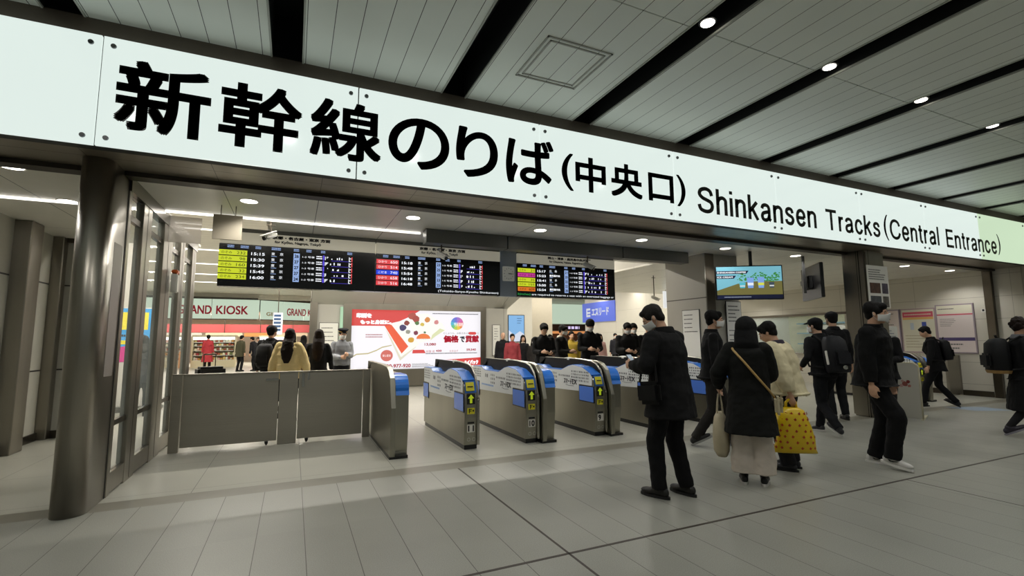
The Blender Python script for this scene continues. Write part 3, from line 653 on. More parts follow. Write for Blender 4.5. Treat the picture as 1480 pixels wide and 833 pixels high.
board(1.125, 3.235, 'middle departure board with red and blue train names', '京都・名古屋・東京 方面', 'for Kyōto, Nagoya, Tokyō', 1.81,
      [('r', 'ひかり', '650', '15:18', '東京', '23', '1-5'), ('r', 'ひかり', '514', '15:48', '東京', '25', '1-5'), ('b', 'こだま', '740', '15:54', '東京', '20', '1-5'), ('r', 'ひかり', '658', '16:18', '東京', '23', '1-5'), ('r', 'ひかり', '516', '16:48', '東京', '25', '1-5')],
      (1.135, 1.53, 1.79, 2.09, 2.2, 2.485, 2.62, 2.92), 2)
board(3.565, 5.665, 'right-hand departure board with a magenta and an orange train name', '岡山・博多・鹿児島中央方面', 'for Okayama, Hakata, Kagoshima-Chūō', 4.18,
      [('y', 'のぞみ', '21', '15:17', '広島', '21', '1-3'), ('m', 'みずほ', '161', '15:23', '鹿児島中央', '20', '1-3'), ('y', 'のぞみ', '35', '15:41', '博多', '22', '1-3'), ('y', 'のぞみ', '155', '15:50', '広島', '22', '1-3'), ('o', 'みずほ', '609', '15:54', '鹿児島中央', '20', '1-3')],
      (3.575, 3.965, 4.215, 4.53, 4.65, 4.95, 5.06, 5.50), 3)
# clock panel between the boards
e = E('clock_panel', (3.40, 7.62, 2.16)); T(e, 'pale blue-grey panel with a square white clock between two departure boards', 'clock panel')
MB().box(-.16, .16, 0, .14, .0, .84).build('panel', M('panel_bluegrey', '9aa3ad', .45), e)
MB().rbox((0, -.012, .40), (.23, .024, .26), r=.01).build('clock_face', M('clock_face', 'd2d2c6', .4, emit=.1), e)
b = MB()
for k in range(12):
    a = math.pi/6*k; b.rbox((.085*math.sin(a), -.026, .40+.095*math.cos(a)), (.007, .004, .016), Euler((0, a, 0)).to_matrix(), .001)
b.build('hour_mark', INK, e)
b = MB(); b.rbox((.03, -.028, .398), (.075, .003, .007), r=.001); b.build('hour_hand', INK, e); b = MB(); b.rbox((.025, -.030, .405), (.085, .003, .005), Euler((0, .12, 0)).to_matrix(), .001); b.build('minute_hand', INK, e)
# hanging sign plates and cameras
e = E('hanging_plate', (-.755, 6.4, 3.0)); T(e, 'blank beige metal plate hung from two rods left of the boards', 'hanging sign')
MB().box(-.15, .15, -.012, .012, -.41, -.115).build('plate', M('beige_plate', '958c7a', .5, .2), e, bevel=.003)
for x in (-.075, .075): MB().cyl((x, 0, 0), (x, 0, -.12), .005, .005, 8).build('rod', STEELD, e)
def camera_cctv(x, y, z, lab, yaw=.6, drop=.14):
    e = E('security_camera', (x, y, z+drop)); T(e, lab, 'camera', 'security cameras over the gates')
    b = MB(); b.cyl((0, 0, -.001), (0, 0, -drop), .012, .012, 10); b.rbox((0, 0, -.06), (.11, .03, .012), r=.003); b.build('bracket', STEELD, e)
    R_ = Euler((math.radians(28), 0, yaw)).to_matrix(); c = Vector((0, -.02, -drop-.03))
    MB().rbox(c, (.07, .20, .065), R_, .02).build('housing', WHITE, e, smooth=False)
    MB().rbox(c+R_ @ Vector((0, -.02, .038)), (.082, .23, .012), R_, .004).build('sun_shield', WHITE, e)
    a = c+R_ @ Vector((0, -.10, 0)); MB().cyl(a, a+R_ @ Vector((0, -.012, 0)), .028, .028, 16).build('lens', BLACK, e)
camera_cctv(-.33, 7.0, 2.82, 'white security camera hanging left above the first departure board', -.9, .178)
camera_cctv(1.92, 6.7, 2.66, 'white security camera before the middle departure board header', .5, .134)
camera_cctv(4.45, 6.7, 2.66, 'white security camera before the right departure board header', .8, .134)
camera_cctv(8.2, 9.4, 2.45, 'white security camera on a long drop rod behind the queue', .9, .55)
# ================================================================== BLOCK RIGHT OF THE BOARDS
blk = jointed('block_panel', 'aba79c', '4e4a43', .4, [(2, 2.17, 9, .02)], var=.02, bump=.2)
S(MB().box(6.95, 7.80, 6.56, 7.60, 0, 3.0).build('wall_block', blk, bevel=.006))
S(MB().box(6.96, 7.17, 6.545, 6.56, 0, 3.0).build('trim_13', M('brown_steel', '6a6256', .5, .3)))
def notice(x, y, z0, z1, w_, label, ax='y', frame='222222', parts=None):
    e = E('notice_board', (x, y, (z0+z1)/2)); T(e, label, 'notice board'); h = (z1-z0)/2
    if ax == 'x': e.rotation_euler = (0, 0, -math.pi/2)
    MB().box(-w_/2-.012, w_/2+.012, -.012, 0, -h-.012, h+.012).build('frame', M('frame_'+frame, frame, .5), e, bevel=.002)
    MB().box(-w_/2, w_/2, -.016, -.0122, -h, h).build('sheet', M('paper_bright', 'dcdbd4', .6, emit=.05), e)
    return e, h
e, h = notice(7.61, 6.543, 1.20, 2.10, .38, 'tall white framed notice on the block under the hanging screen')
b = MB(); greek(b, -.15, .15, .05, .40, 5, -.0165, .9, .28, 5); greek(b, -.15, .15, -.40, -.05, 4, -.0165, .6, .18, 6); b.build('print', inkd, e)
e, h = notice(6.948, 6.95, 1.05, 1.95, .42, 'white framed notice on the side of the block beyond the man in the black coat', 'x')
b = MB(); greek(b, -.17, .17, .0, .40, 5, -.0165, .9, .2, 8); b.build('print', inkd, e)
# ================================================================== SCREENS
def screen(x, y, z, wd, ht, rz, label, pole):
    e = E('hanging_screen', (x, y, z), rz); T(e, label, 'screen')
    MB().rbox((0, .03, 0), (wd, .06, ht), r=.008).build('bezel', BLACK, e)
    b = MB().rbox((0, .10, 0), (.3, .10, .26), r=.02); b.build('mount', MATBLACK, e)
    b = MB(); b.box(pole[0]-.022, pole[0]+.022, pole[1]-.022, pole[1]+.022, -.22, 3.0-z-.001); b.box(min(0, pole[0]), max(0, pole[0]), pole[1]-.02, pole[1]+.02, -.05, .03); b.box(-.02, .02, .09, pole[1], -.05, .03); b.build('pole', M('pole_grey', '3b3b3b', .4, .5), e)
    return e
e = screen(7.42, 6.0, 2.405, 1.16, .62, -.54, 'bright hanging screen showing paper cups and green plants', (.10, .16))
def sq(mb, x0, x1, z0, z1, y): lw_box(mb, x0, x1, z0, z1, y)
def scm(n, c, s=.9): return M('screen_'+n, c, .35, emit=s)
Yq = -.001
b = MB(); sq(b, -.56, .56, -.22, .29, Yq); b.build('picture_sky', scm('sky', '7fc4d6', .8), e)
b = MB().add([(-.56, Yq-.001, -.22), (.56, Yq-.001, -.22), (.56, Yq-.001, .02), (.0, Yq-.001, .02), (-.20, Yq-.001, -.02), (-.56, Yq-.001, -.14)], [(0, 1, 2, 3, 4, 5)]); b.build('picture_table', scm('table', '7d7742', .7), e)
R_ = random.Random(3); b = MB()
for k in range(150):
    x = R_.uniform(-.20, .54); z = .02+R_.uniform(0, .17)*(.4+.6*abs(math.sin(x*9))); a = R_.uniform(0, 6.28); r = R_.uniform(.012, .026)
    b.add([(x+r*math.cos(a+q), Yq-.002-.000005*k, z+r*math.sin(a+q)*.6) for q in (0, 1.6, 3.1, 4.7)], [(0, 1, 2, 3)])
b.build('picture_leaves', scm('leaf', '3f8f35', .8), e)
for i, (x, w_, h, c, c2) in enumerate(((.02, .12, .19, '7fa4e4', 'e8eef6'), (.20, .12, .19, '7fa4e4', 'd6dc54'), (-.12, .11, .10, '57b9c9', 'c7d8dc'), (.38, .09, .10, '3c4a58', 'cfd3d0'))):
    b = MB(); z = -.10; q = Yq-.005
    b.add([(x-w_*.38, q, z), (x+w_*.38, q, z), (x+w_/2, q, z+h), (x-w_/2, q, z+h)], [(0, 1, 2, 3)]); b.build('picture_cup', scm('cup%d' % i, c), e)
    b = MB(); sq(b, x-w_*.42, x+w_*.42, z+h*.25, z+h*.5, q-.001); b.build('picture_label', scm('label%d' % i, c2), e)
b = MB().add([(-.56, Yq-.003, .16), (-.04, Yq-.003, .16), (.0, Yq-.003, .215), (-.56, Yq-.003, .215)], [(0, 1, 2, 3)]).add([(-.56, Yq-.003, .075), (-.26, Yq-.003, .075), (-.22, Yq-.003, .13), (-.56, Yq-.003, .13)], [(0, 1, 2, 3)]); b.build('picture_banner', scm('navy', '10122c', .4), e)
b = MB(); text(b, 'SHINKANSEN COFFEE', (-.55, Yq-.005, .172), UX, UZ, .50, .03, 0, .001); text(b, 'ICE CREAM', (-.55, Yq-.005, .087), UX, UZ, .27, .03, 0, .001); b.build('picture_lettering', scm('white', 'f4f6f8', 1.0), e)
b = MB(); sq(b, -.56, .56, -.29, -.225, Yq-.001); b.build('picture_footer', scm('footer', '141a3a', .3), e)
b = MB(); greek(b, -.44, .02, -.275, -.245, 1, Yq-.003, 1, .5, 3); b.build('picture_caption', scm('caption', 'aab4c8', .6), e)
e = screen(9.30, 6.05, 2.49, 1.12, .66, math.radians(50), 'second hanging screen seen from behind at a slant, left of the right column', (-.18, .22))
b = MB(); sq(b, -.54, .54, -.29, .29, -.001); b.build('picture', scm('dim', '24303a', .3), e)
# ================================================================== POSTERS ON THE RIGHT WALL (wall x = 15)
def poster(y0, y1, z0, z1, label, frame='8d7f8f'):
    e = E('wall_poster', (14.998, (y0+y1)/2, (z0+z1)/2), -math.pi/2); T(e, label, 'poster'); w_ = (y1-y0)/2; h = (z1-z0)/2
    MB().box(-w_-.03, w_+.03, -.03, 0, -h-.03, h+.03).build('frame', M('pframe'+frame, frame, .4), e, bevel=.004); return e, w_, h
def rect(e, nm, m, x0, x1, z0, z1, y): b = MB(); lw_box(b, x0, x1, z0, z1, y); return b.build(nm, m, e)
PK = M('poster_pink', 'd6c9c6', .5); PY = M('poster_cream', 'd6d2be', .5); PR = M('poster_red', 'c84f62', .5); PV = M('poster_violet', '4a3c6c', .5); PBL = M('poster_blue', '3b4fa0', .5); POR = M('poster_orange', 'dcae62', .5)
e, w_, h = poster(7.50, 7.95, 1.05, 2.14, 'narrow pale pink poster, leftmost on the poster wall'); rect(e, 'sheet', PK, -w_, w_, -h, h, -.031); b = MB(); greek(b, -w_+.04, w_-.04, -.1, h-.05, 8, -.033, .7, .3, 2); b.build('print', ink, e)
e, w_, h = poster(6.70, 7.42, 1.04, 2.14, 'cream poster with a red and orange heading on the poster wall', 'a48f95'); rect(e, 'sheet', PY, -w_, w_, -h, h, -.031); rect(e, 'heading', PR, -w_+.02, w_-.02, h-.20, h-.06, -.033); rect(e, 'heading_band', POR, -w_+.02, w_-.02, h-.26, h-.205, -.033); rect(e, 'blue_picture', PBL, .08, .18, .0, .22, -.033)
rect(e, 'pale_picture', M('poster_pale', 'b9c4cf', .5), -.18, -.10, .02, .20, -.033); b = MB(); greek(b, -w_+.05, w_-.05, -h+.08, -.1, 5, -.033, .8, .25, 6); b.build('print', M('print_soft', 'a99f86', .7), e); b = MB(); greek(b, -w_+.06, w_-.06, h-.15, h-.11, 1, -.035, 1, .6, 4); b.build('heading_print', M('poster_cream'), e)
e, w_, h = poster(5.93, 6.64, 1.04, 2.20, 'large map poster with a violet band, right of the cream poster', '94868f'); rect(e, 'sheet', PK, -w_, w_, -h, h, -.031); rect(e, 'heading', PY, -w_, w_, h-.20, h, -.033); rect(e, 'violet_band', PV, -w_, w_, -h+.28, -h+.36, -.033); rect(e, 'rose_band', PR, -w_, w_, h-.245, h-.215, -.033)
b = MB(); greek(b, -w_+.05, w_-.08, .05, h-.32, 5, -.033, .6, .3, 9); greek(b, -w_+.1, w_-.1, -h+.05, -h+.24, 2, -.033, .8, .35, 10); greek(b, -w_+.03, .0, h-.11, h-.06, 1, -.034, 1, .5, 11); b.build('print', ink, e)
e = E('wall_plate', (14.998, 5.66, 2.04), -math.pi/2); T(e, 'tiny white direction plate high on the right wall beside the map poster', 'sign'); MB().box(-.11, .11, -.01, 0, -.04, .04).build('plate', WHITE, e); MB().box(-.09, -.05, -.013, -.0102, -.02, .03).build('mark', STB, e)
for i, y in enumerate((5.62, 5.32)):
    e = E('wall_plate', (14.998, y, 1.16), -math.pi/2); T(e, ('left' if not i else 'right')+' small rose warning plate low on the right wall by the map poster', 'sign'); MB().box(-.08, .08, -.01, 0, -.08, .08).build('plate', M('rose_plate', '9c5a55', .5), e, bevel=.002); MB().box(-.05, .05, -.013, -.0102, -.03, .04).build('mark', WHITE, e)
# ticket office window
S(MB().box(15.02, 15.06, 8.92, 12.45, .95, 2.12).build('window_1', M('office_glass', 'cfe0dc', .05, alpha=.25)))
S(MB().box(14.96, 15.10, 8.85, 12.52, 2.12, 2.19).build('trim_14', STEELD)); S(MB().box(14.90, 15.10, 8.85, 12.52, .90, .95).build('trim_15', M('counter_top', '9c988c', .3)))
S(MB().box(15.15, 18.4, 8.3, 13.0, -.02, 0).build('floor', fm2)); S(MB().box(15.15, 18.4, 8.3, 13.1, 2.9, 2.95).build('ceiling', bw)); S(MB().box(18.3, 18.4, 8.3, 13.1, 0, 2.9).build('wall_office', M('office_wall', 'c6c29a', .6)))
S(MB().box(15.15, 18.4, 8.2, 8.3, 0, 2.9).build('wall_office_side', bw)); S(MB().box(15.15, 18.4, 13.06, 13.12, 0, 2.9).build('wall_office_end', bw))
o = MB().box(16.2, 16.3, 9, 12.4, 2.88, 2.9).build('linear_lamp', TUBE); T(o, 'glowing lamp line on the ceiling inside the ticket office', 'ceiling light'); area('lamp', (16.25, 10.7, 2.87), .1, 3.4, 60)
e = E('office_shelf', (18.2, 10.8, 1.55)); T(e, 'blue-framed shelf of white binders behind the ticket office glass', 'shelf')
b = MB()
for z in (-.35, .05, .42): b.box(-.25, .09, -1.7, 1.7, z-.03, z+.02)
b.build('frame', M('office_blue', '3f7f9c', .5), e)
for z in (-.31, .09):
    y = -1.6
    while y < 1.4: MB().box(-.22, .05, y, y+.42, z-.015, z+.24).build('binder', WHITE, e, bevel=.005); y += .50
# ================================================================== AD WALL BEHIND THE GATES (y = 14.8)
wad = jointed('ad_wall_panel', 'b3b1a9', '625e56', .42, [(0, .43, 2.0, .012)], var=.02, bump=.15)
S(MB().box(.42, 6.55, 14.8, 15.4, 0, 2.46).build('wall_ad', wad)); S(MB().box(.40, .60, 14.72, 14.8, 0, 4.19).build('trim_16', STEEL))
b = MB().prism([(14.8, 2.46), (14.8, 4.19), (13.5, 4.19), (13.5, 3.3)], 'x', .42, 6.05); b.build('wall_ad_soffit', wad)
S(bpy.data.objects['wall_ad_soffit'])
S(MB().add([(6.05, 13.5, 3.3), (6.05, 13.5, 4.19), (6.05, 14.8, 4.19), (6.05, 14.8, 2.46), (6.6, 15.4, 2.3), (6.9, 13.6, 3.1), (6.9, 13.6, 4.19), (6.6, 15.4, 4.19)], [(0, 5, 4, 3), (0, 1, 6, 5), (5, 6, 7, 4)]).build('wall_ad_corner', wad))
e = E('backlit_advert', (3.55, 14.8, 1.45)); T(e, 'large backlit white and red advert with an open booklet, behind the gates', 'advert')
AX0, AX1, AZ0, AZ1 = -2.01, 2.02, -.90, .88
MB().box(AX0-.24, AX1+.20, -.06, 0, AZ0-.5, AZ1+.22).build('steel_frame', STEEL, e, bevel=.01)
def am(n, c='ffffff', s=.9): return M('advert_'+n, c, .4, emit=s)
def ar(nm, m, x0, x1, z0, z1, d): return rect(e, nm, m, AX0+(AX1-AX0)*x0, AX0+(AX1-AX0)*x1, AZ1-(AZ1-AZ0)*z1, AZ1-(AZ1-AZ0)*z0, -.062-d)
def ap(nm, m, pts, d): b = MB().add([(AX0+(AX1-AX0)*x, -.062-d, AZ1-(AZ1-AZ0)*z) for x, z in pts], [tuple(range(len(pts)))]); return b.build(nm, m, e)
def at(nm, m, s_, x0, x1, z0, z1, d=.008, bold=0): 
    b = MB(); text(b, s_, (AX0+(AX1-AX0)*x0, -.062-d, AZ1-(AZ1-AZ0)*z1), UX, UZ, (AX1-AX0)*(x1-x0), (AZ1-AZ0)*(z1-z0), 0, bold); return b.build(nm, m, e)
ar('sheet', am('white', 'eceaf0', .88), 0, 1, 0, 1, 0)
ap('red_banner', am('red', 'd93a36', .75), [(0, 0), (.5, 0), (.43, .10), (.27, .27), (0, .27)], .002)
at('headline', am('white2', 'fbfbfb', 1), '印刷を', .03, .14, .06, .14, bold=.012); at('headline', am('white2'), 'もっと身近に。', .06, .285, .17, .245, bold=.012)
ap('booklet_edge', am('cream', 'ded9c4', .8), [(.235, .29), (.355, .86), (.475, .63), (.45, .60), (.37, .79)], .003)
ap('booklet_page', am('page', 'f3f0ea', .85), [(.29, .22), (.345, .19), (.50, .58), (.36, .80), (.25, .32)], .004)
ap('booklet_orange', am('orange', 'e8562a', .8), [(.235, .27), (.285, .25), (.415, .62), (.365, .74)], .006)
ap('booklet_fan', am('page'), [(.40, .17), (.47, .06), (.56, .05), (.68, .22), (.71, .35), (.63, .42), (.58, .52), (.50, .56)], .005)
ap('booklet_curl', am('greencream', 'd7dcae', .8), [(.70, .34), (.66, .31), (.60, .42), (.585, .52), (.63, .44)], .007)
for i, (x, z, c, r) in enumerate(((.44, .10, 'b34a3a', .032), (.47, .15, 'a83d32', .03), (.40, .22, '8a2f28', .022), (.48, .22, '4f7a3a', .018), (.56, .16, 'd98a3a', .024), (.52, .24, 'd9c04a', .016), (.37, .30, '3a2f66', .028), (.47, .39, '7d2440', .02), (.435, .51, 'd9a42a', .026), (.41, .37, '9a9a8a', .02), (.54, .38, '4a7a4a', .01), (.63, .20, 'd88a8a', .02))):
    R_ = random.Random(i); ap('food_picture', am('food%d' % i, c, .7), [(x+r*math.cos(a)*R_.uniform(.8, 1.1), z+r*2.0*math.sin(a)*R_.uniform(.8, 1.1)) for a in [k*math.pi/5 for k in range(10)]], .0085+i*.0002)
ap('orange_badge', am('badge', 'e8752e', .8), [(.475, .49)]+[(.53+.055*math.cos(a), .49-.09*math.sin(a)) for a in [math.pi-k*math.pi/8 for k in range(9)]], .0095)
for k in range(10):
    a = 2*math.pi*k/10; hue = ['e05a7a', 'e8823a', 'efc23a', 'b7d04a', '5ac08a', '4ab6d6', '4a8ad6', '6a6ad6', 'a06ac8', 'd05aa6'][k]
    ap('colour_burst', am('burst%d' % k, hue, .75), [(.80, .22)]+[(.80+.052*math.cos(a+q), .22+.115*math.sin(a+q)) for q in (-.34, -.1, .1, .34)], .009+.0002*k)
at('burst_lettering', am('white2'), '特別価格', .775, .85, .20, .27, .013)
at('small_line', am('grey', '6a6a72', .5), 'どこよりも、お客さまに届ける     と', .69, .985, .375, .41); ap('red_pill', am('red'), [(.905, .37), (.955, .37), (.965, .395), (.955, .42), (.905, .42), (.895, .395)], .009)
at('big_lettering', am('crimson', 'c0283c', .7), '価格', .69, .815, .43, .56, bold=.014); at('big_lettering_de', am('dark', '3a3a44', .4), 'で', .825, .865, .45, .555, bold=.01); at('big_lettering', am('crimson'), '貢献', .87, .985, .43, .56, bold=.014)
at('price', am('crimson'), '13,080', .54, .63, .565, .615, bold=.003); at('product_name', am('dark'), 'パンフレット', .48, .57, .475, .505); at('price', am('crimson'), '430', .63, .675, .685, .72, bold=.003); at('price', am('crimson'), '59,540', .88, .96, .67, .715, bold=.003)
ap('red_tag', am('red'), [(.45, .68), (.535, .68), (.55, .74), (.445, .74)], .009); at('price', am('crimson'), '全国 送', .55, .62, .69, .73); at('price', am('crimson'), 'カタログ', .74, .81, .69, .73)
b = MB(); greek(b, AX0+.1*4.03, AX0+.22*4.03, AZ1-1.78*.475, AZ1-1.78*.40, 2, -.07, 1, .5, 4); b.build('side_text', am('rose', 'c88a90', .6), e)
ap('chart_line', am('chart', 'c8bd88', .7), [(.01, .77), (.04, .73), (.12, .72), (.18, .67), (.22, .62), (.29, .59), (.29, .605), (.22, .64), (.18, .69), (.12, .74), (.04, .75), (.01, .79)], .004)
ap('round_stamp', am('stamp', 'd8695e', .7), [(.255+.045*math.cos(a), .77+.095*math.sin(a)) for a in [k*math.pi/10 for k in range(20)]], .010); at('stamp_lettering', am('white2'), '安心宣言', .225, .285, .75, .79, .012)
at('phone_number', am('crimson'), '0120-977-920', .215, .435, .915, .975, .012, .004); b = MB(); greek(b, AX0+.445*4.03, AX0+.62*4.03, AZ0+.03, AZ0+.16, 4, -.07, .9, .4, 7); greek(b, AX0+.60*4.03, AX0+.98*4.03, AZ1-1.78*.06, AZ1-1.78*.035, 1, -.07, 1, .6, 8); greek(b, AX0+.55*4.03, AX0+.97*4.03, AZ1-1.78*.76, AZ1-1.78*.735, 1, -.07, 1, .6, 9); b.build('fine_print', am('grey'), e)
ap('red_footer', am('red'), [(.70, .86), (1, .83), (1, .97), (.84, .97), (.80, .87)], .004); at('footer_lettering', am('white2'), 'ハイパック', .86, .98, .875, .955, .01, .008)
area('lamp', (3.55, 14.66, 1.45), 3.9, 1.7, 22, (1, .97, .97), (math.pi/2, 0, 0))
def framed(x, z0, z1, w_, label, y=14.79):
    e, h = notice(x, y, z0, z1, w_, label); b = MB(); greek(b, -w_/2+.05, w_/2-.05, .0, h-.08, 5, -.018, .8, .22, 5); b.build('print', ink, e)
framed(.92, .55, 1.92, .50, 'tall framed white notice on the wall left of the backlit advert')
framed(6.15, .9, 1.9, .26, 'narrow framed notice on the wall right of the backlit advert', 14.79)
o = MB().box(1.215, 1.295, 14.735, 14.799, .9, 2.4).build('glass_strip', M('green_glass', '9cc0a8', .3, emit=.3)); T(o, 'narrow green glowing glass strip at the left edge of the advert frame', 'light strip')
# ================================================================== HALL BEYOND: KIOSK ON THE LEFT
KG = M('kiosk_green', 'cfe3cc', .3, emit=.75); KR = M('kiosk_red', 'a82838', .5, emit=.5); 
e = E('shop_sign', (-5, 32, 3.3)); T(e, 'pale green glass shop fascia with dark red lettering over the kiosk', 'shop sign')
for i in range(6): 
    x0 = -16.5+2.44*i-.02; MB().box(x0+5, x0+2.41+5, 0, .08, -.57, .55).build('glass_panel', KG, e)
MB().box(-11.5, 3.0, -.05, .14, .555, .66).build('top_trim', M('dark_trim', '37352f', .5), e); MB().box(-11.5, 3.0, -.03, .14, -.64, -.575).build('bottom_trim', STEELD, e)
b = MB(); text(b, 'GRAND', (-.95, -.02, -.32), UX, UZ, 1.62, .50, 0, .012); text(b, 'KIOSK', (.90, -.02, -.32), UX, UZ, 1.62, .50, 0, .012); b.build('lettering', KR, e)
e = E('shop_sign', (-1.85, 32.1, 3.3), math.radians(28)); T(e, 'angled end of the green shop fascia with small red lettering, right of the main one', 'shop sign')
for i in range(3): MB().box(.02+1.35*i, 1.33+1.35*i, 0, .08, -.57, .55).build('glass_panel', KG, e)
MB().box(0, 4.05, -.03, .14, -.64, -.575).build('bottom_trim', STEELD, e)
b = MB(); text(b, 'GRAND K', (1.6, -.02, -.30), UX, UZ, 1.6, .45, 0, .01); b.build('lettering', KR, e); b = MB(); text(b, 'GIFT', (.35, -.02, -.36), UX, UZ, .75, .22, 0, .006); b.build('gold_lettering', M('gold', 'c79a3c', .5), e)
S(MB().box(-18, -1.95, 32.3, 34.3, 3.18, 3.24).box(-18, 3.5, 34.3, 41.8, 3.18, 3.24).build('ceiling', M('kiosk_ceiling', 'dcb08a', .5)))
S(MB().box(-18, 3.5, 41.8, 41.9, 0, 4.2).build('wall_kiosk_back', M('kiosk_wall', 'cfc3b4', .5))); S(MB().box(-18, -17.9, 32.3, 41.8, 0, 4.2).build('wall_kiosk_side', bw))
S(MB().box(-18, 3.5, 32.2, 32.3, 3.9, 4.2).build('wall_kiosk_top', bw)); S(MB().box(-16.5, 2.4, 36.8, 37.0, 2.02, 2.55).build('trim_17', M('kiosk_red_band', '9c3a3c', .5)))
for i in range(5):
    o = MB().box(-9.4+2.1*i, -9.1+2.1*i, 33.0, 36.4, 3.15, 3.179).build('linear_lamp', TUBE); T(o, 'short glowing lamp on the warm kiosk ceiling, %s from the left' % 'first second third fourth fifth'.split()[i], 'ceiling light', 'kiosk ceiling lamps')
area('lamp', (-5, 34.8, 3.12), 12, 3, P_KIOSK, (1, .94, .84))
for i, (x0, x1, c) in enumerate(((-5.2, -3.1, 'f6e6b8'), (-3.0, -1.1, 'f09a4a'), (-1.0, .9, 'e8c8a0'), (-8.2, -5.4, 'e6dcc8'))):
    o = MB().rbox(((x0+x1)/2, 36.6, 1.86), (x1-x0, .2, .24), r=.03).build('menu_light_box', M('menubox%d' % i, c, .5, emit=.85)); T(o, 'glowing %s menu box under the red band in the kiosk' % ('cream', 'orange', 'tan', 'pale left')[i], 'light box', 'menu boxes')
    for zz in (1.98,): MB().box((x0+x1)/2-.02, (x0+x1)/2+.02, 36.58, 36.62, zz, 3.18).build('hanger', STEELD, o)
def showcase(x0, x1, y, label, seed):
    e = E('refrigerated_showcase', ((x0+x1)/2, y, 0)); T(e, label, 'showcase', 'open showcases of the kiosk'); w_ = (x1-x0)/2
    b = MB(); b.box(-w_, w_, 0, .8, 0, .38); b.box(-w_, w_, .7, .8, .38, 1.75); b.box(-w_, w_, 0, .8, 1.68, 1.78); b.box(-w_, -w_+.05, 0, .8, .38, 1.7); b.box(w_-.05, w_, 0, .8, .38, 1.7); b.build('cabinet', M('case_cream', 'd9cfae', .4), e)
    MB().box(-w_+.05, w_-.05, .02, .12, 1.52, 1.67).build('lamp_strip', M('case_lamp', 'ffffff', .5, emit=2.2), e)
    R_ = random.Random(seed); cols = ['c8b06a', 'd8d4c4', 'a85a3a', 'b8843a', '8a4a30', 'c9c9b0', '6d7a4a', 'd9b0a0', 'e0d8b8', '9a3030']
    bins = {}
    for z in (.40, .66, .92, 1.18, 1.38):
        MB().box(-w_+.05, w_-.05, .1+z*.12, .7, z-.025, z).build('shelf', WHITE, e); x = -w_+.08
        while x < w_-.14:
            q = R_.uniform(.09, .16); h = R_.uniform(.07, .17); c = R_.choice(cols); bins.setdefault(c, MB()).rbox((x+q/2, .24+z*.12, z+h/2+.001), (q*.9, .2, h), r=.015); x += q
    for c, mb in bins.items(): o = mb.build('packed_goods', M('goods'+c, c, .5), e); o['kind'] = 'stuff'
    return e
showcase(-5.05, -2.95, 31.2, 'bright open showcase of packed food behind the person in the red coat', 1)
showcase(-8.0, -5.6, 31.8, 'open showcase of packed food at the left of the kiosk', 2)
showcase(-2.0, .2, 34.5, 'open showcase deeper in the kiosk, right of the bright one', 3)
o = MB().rbox((-5.32, 31.0, .45), (.42, .4, .9), r=.02).build('orange_bin', M('orange_bin', 'd98a3a', .5)); T(o, 'small orange cabinet at the left end of the bright showcase', 'cabinet')
e = E('hanging_guide_sign', (-.75, 27, 4.2)); T(e, 'tall narrow blue and white guide sign hanging right of the people in the kiosk', 'sign'); MB().box(-.22, .22, -.03, .03, -2.45, -1.35).build('panel', M('guide_white', 'dfe3e6', .5, emit=.3), e)
b = MB()
for k in range(5): b.box(-.18, .14, -.036, -.031, -1.55-.18*k, -1.44-.18*k)
b.build('blue_bar', M('guide_blue', '3c5a86', .5), e); MB().box(-.02, .02, -.02, .02, -1.35, -.001).build('rod', STEELD, e)
# poster stand seen through the glass at left
e = E('poster_stand', (-3.0, 12.3, 0)); T(e, 'yellow, blue and magenta poster stand seen through the glass partition', 'poster')
MB().box(-.28, .50, 0, .06, .10, 2.12).build('board', WHITE, e, bevel=.004); MB().rbox((.11, .03, .05), (.86, .4, .10), r=.02).build('foot', STEELD, e)
rect(e, 'blue_field', M('p_blue', '2a96d8', .5, emit=.2), -.26, .48, 1.02, 2.10, -.002); rect(e, 'yellow_field', M('p_yellow', 'e6d62c', .5, emit=.2), -.24, .22, 1.66, 2.02, -.004); rect(e, 'yellow_field', M('p_yellow'), -.26, .48, 1.36, 1.44, -.004)
b = MB().add([(-.26, -.006, 1.0), (.20, -.006, 1.0), (.26, -.006, 1.18), (.10, -.006, 1.36), (-.26, -.006, 1.30)], [(0, 1, 2, 3, 4)]).build('magenta_shape', M('p_magenta', 'd0308a', .5, emit=.2), e)
b = MB(); greek(b, -.22, .18, 1.50, 1.58, 1, -.008, 1, .5, 4); b.build('print', inkd, e)
# ---- right part of the hall
e = E('wall_banner', (16.4, 23.65, 3.03), -math.pi/2); T(e, 'blue banner with white Japanese lettering on the white hall wall', 'banner')
MB().box(-1.65, 1.65, -.06, -.002, -.58, .58).build('panel', M('banner_blue', '5568c8', .45, emit=.35), e)
b = MB(); text(b, 'エスリード', (-.62, -.064, -.22), UX, UZ, 1.72, .46, 0, .02); b.build('lettering', M('banner_white', 'e8ebf4', .5, emit=.7), e)
b = MB(); b.box(-1.20, -1.10, -.068, -.062, -.26, .26)
for z in (-.26, -.07, .14): b.box(-1.12, -.78, -.068, -.062, z, z+.12)
b.build('emblem', M('banner_white'), e)
e = E('distant_shop', (20.5, 32, 0)); T(e, 'distant shop with a pale green fascia and a brown lit sign behind the gates', 'shop')
MB().box(-3.6, 6, 0, .1, 2.62, 4.15).build('green_fascia', KG, e); MB().box(-3.6, 6, -.1, 0, 2.10, 2.56).build('brown_sign', M('shop_brown', '4a2c20', .5), e)
b = MB(); greek(b, -1.8, -.2, 2.2, 2.46, 1, -.104, 1, .8, 3, gap=.4); b.build('sign_marks', M('shop_lit', 'd8c8f0', .5, emit=1.0), e)
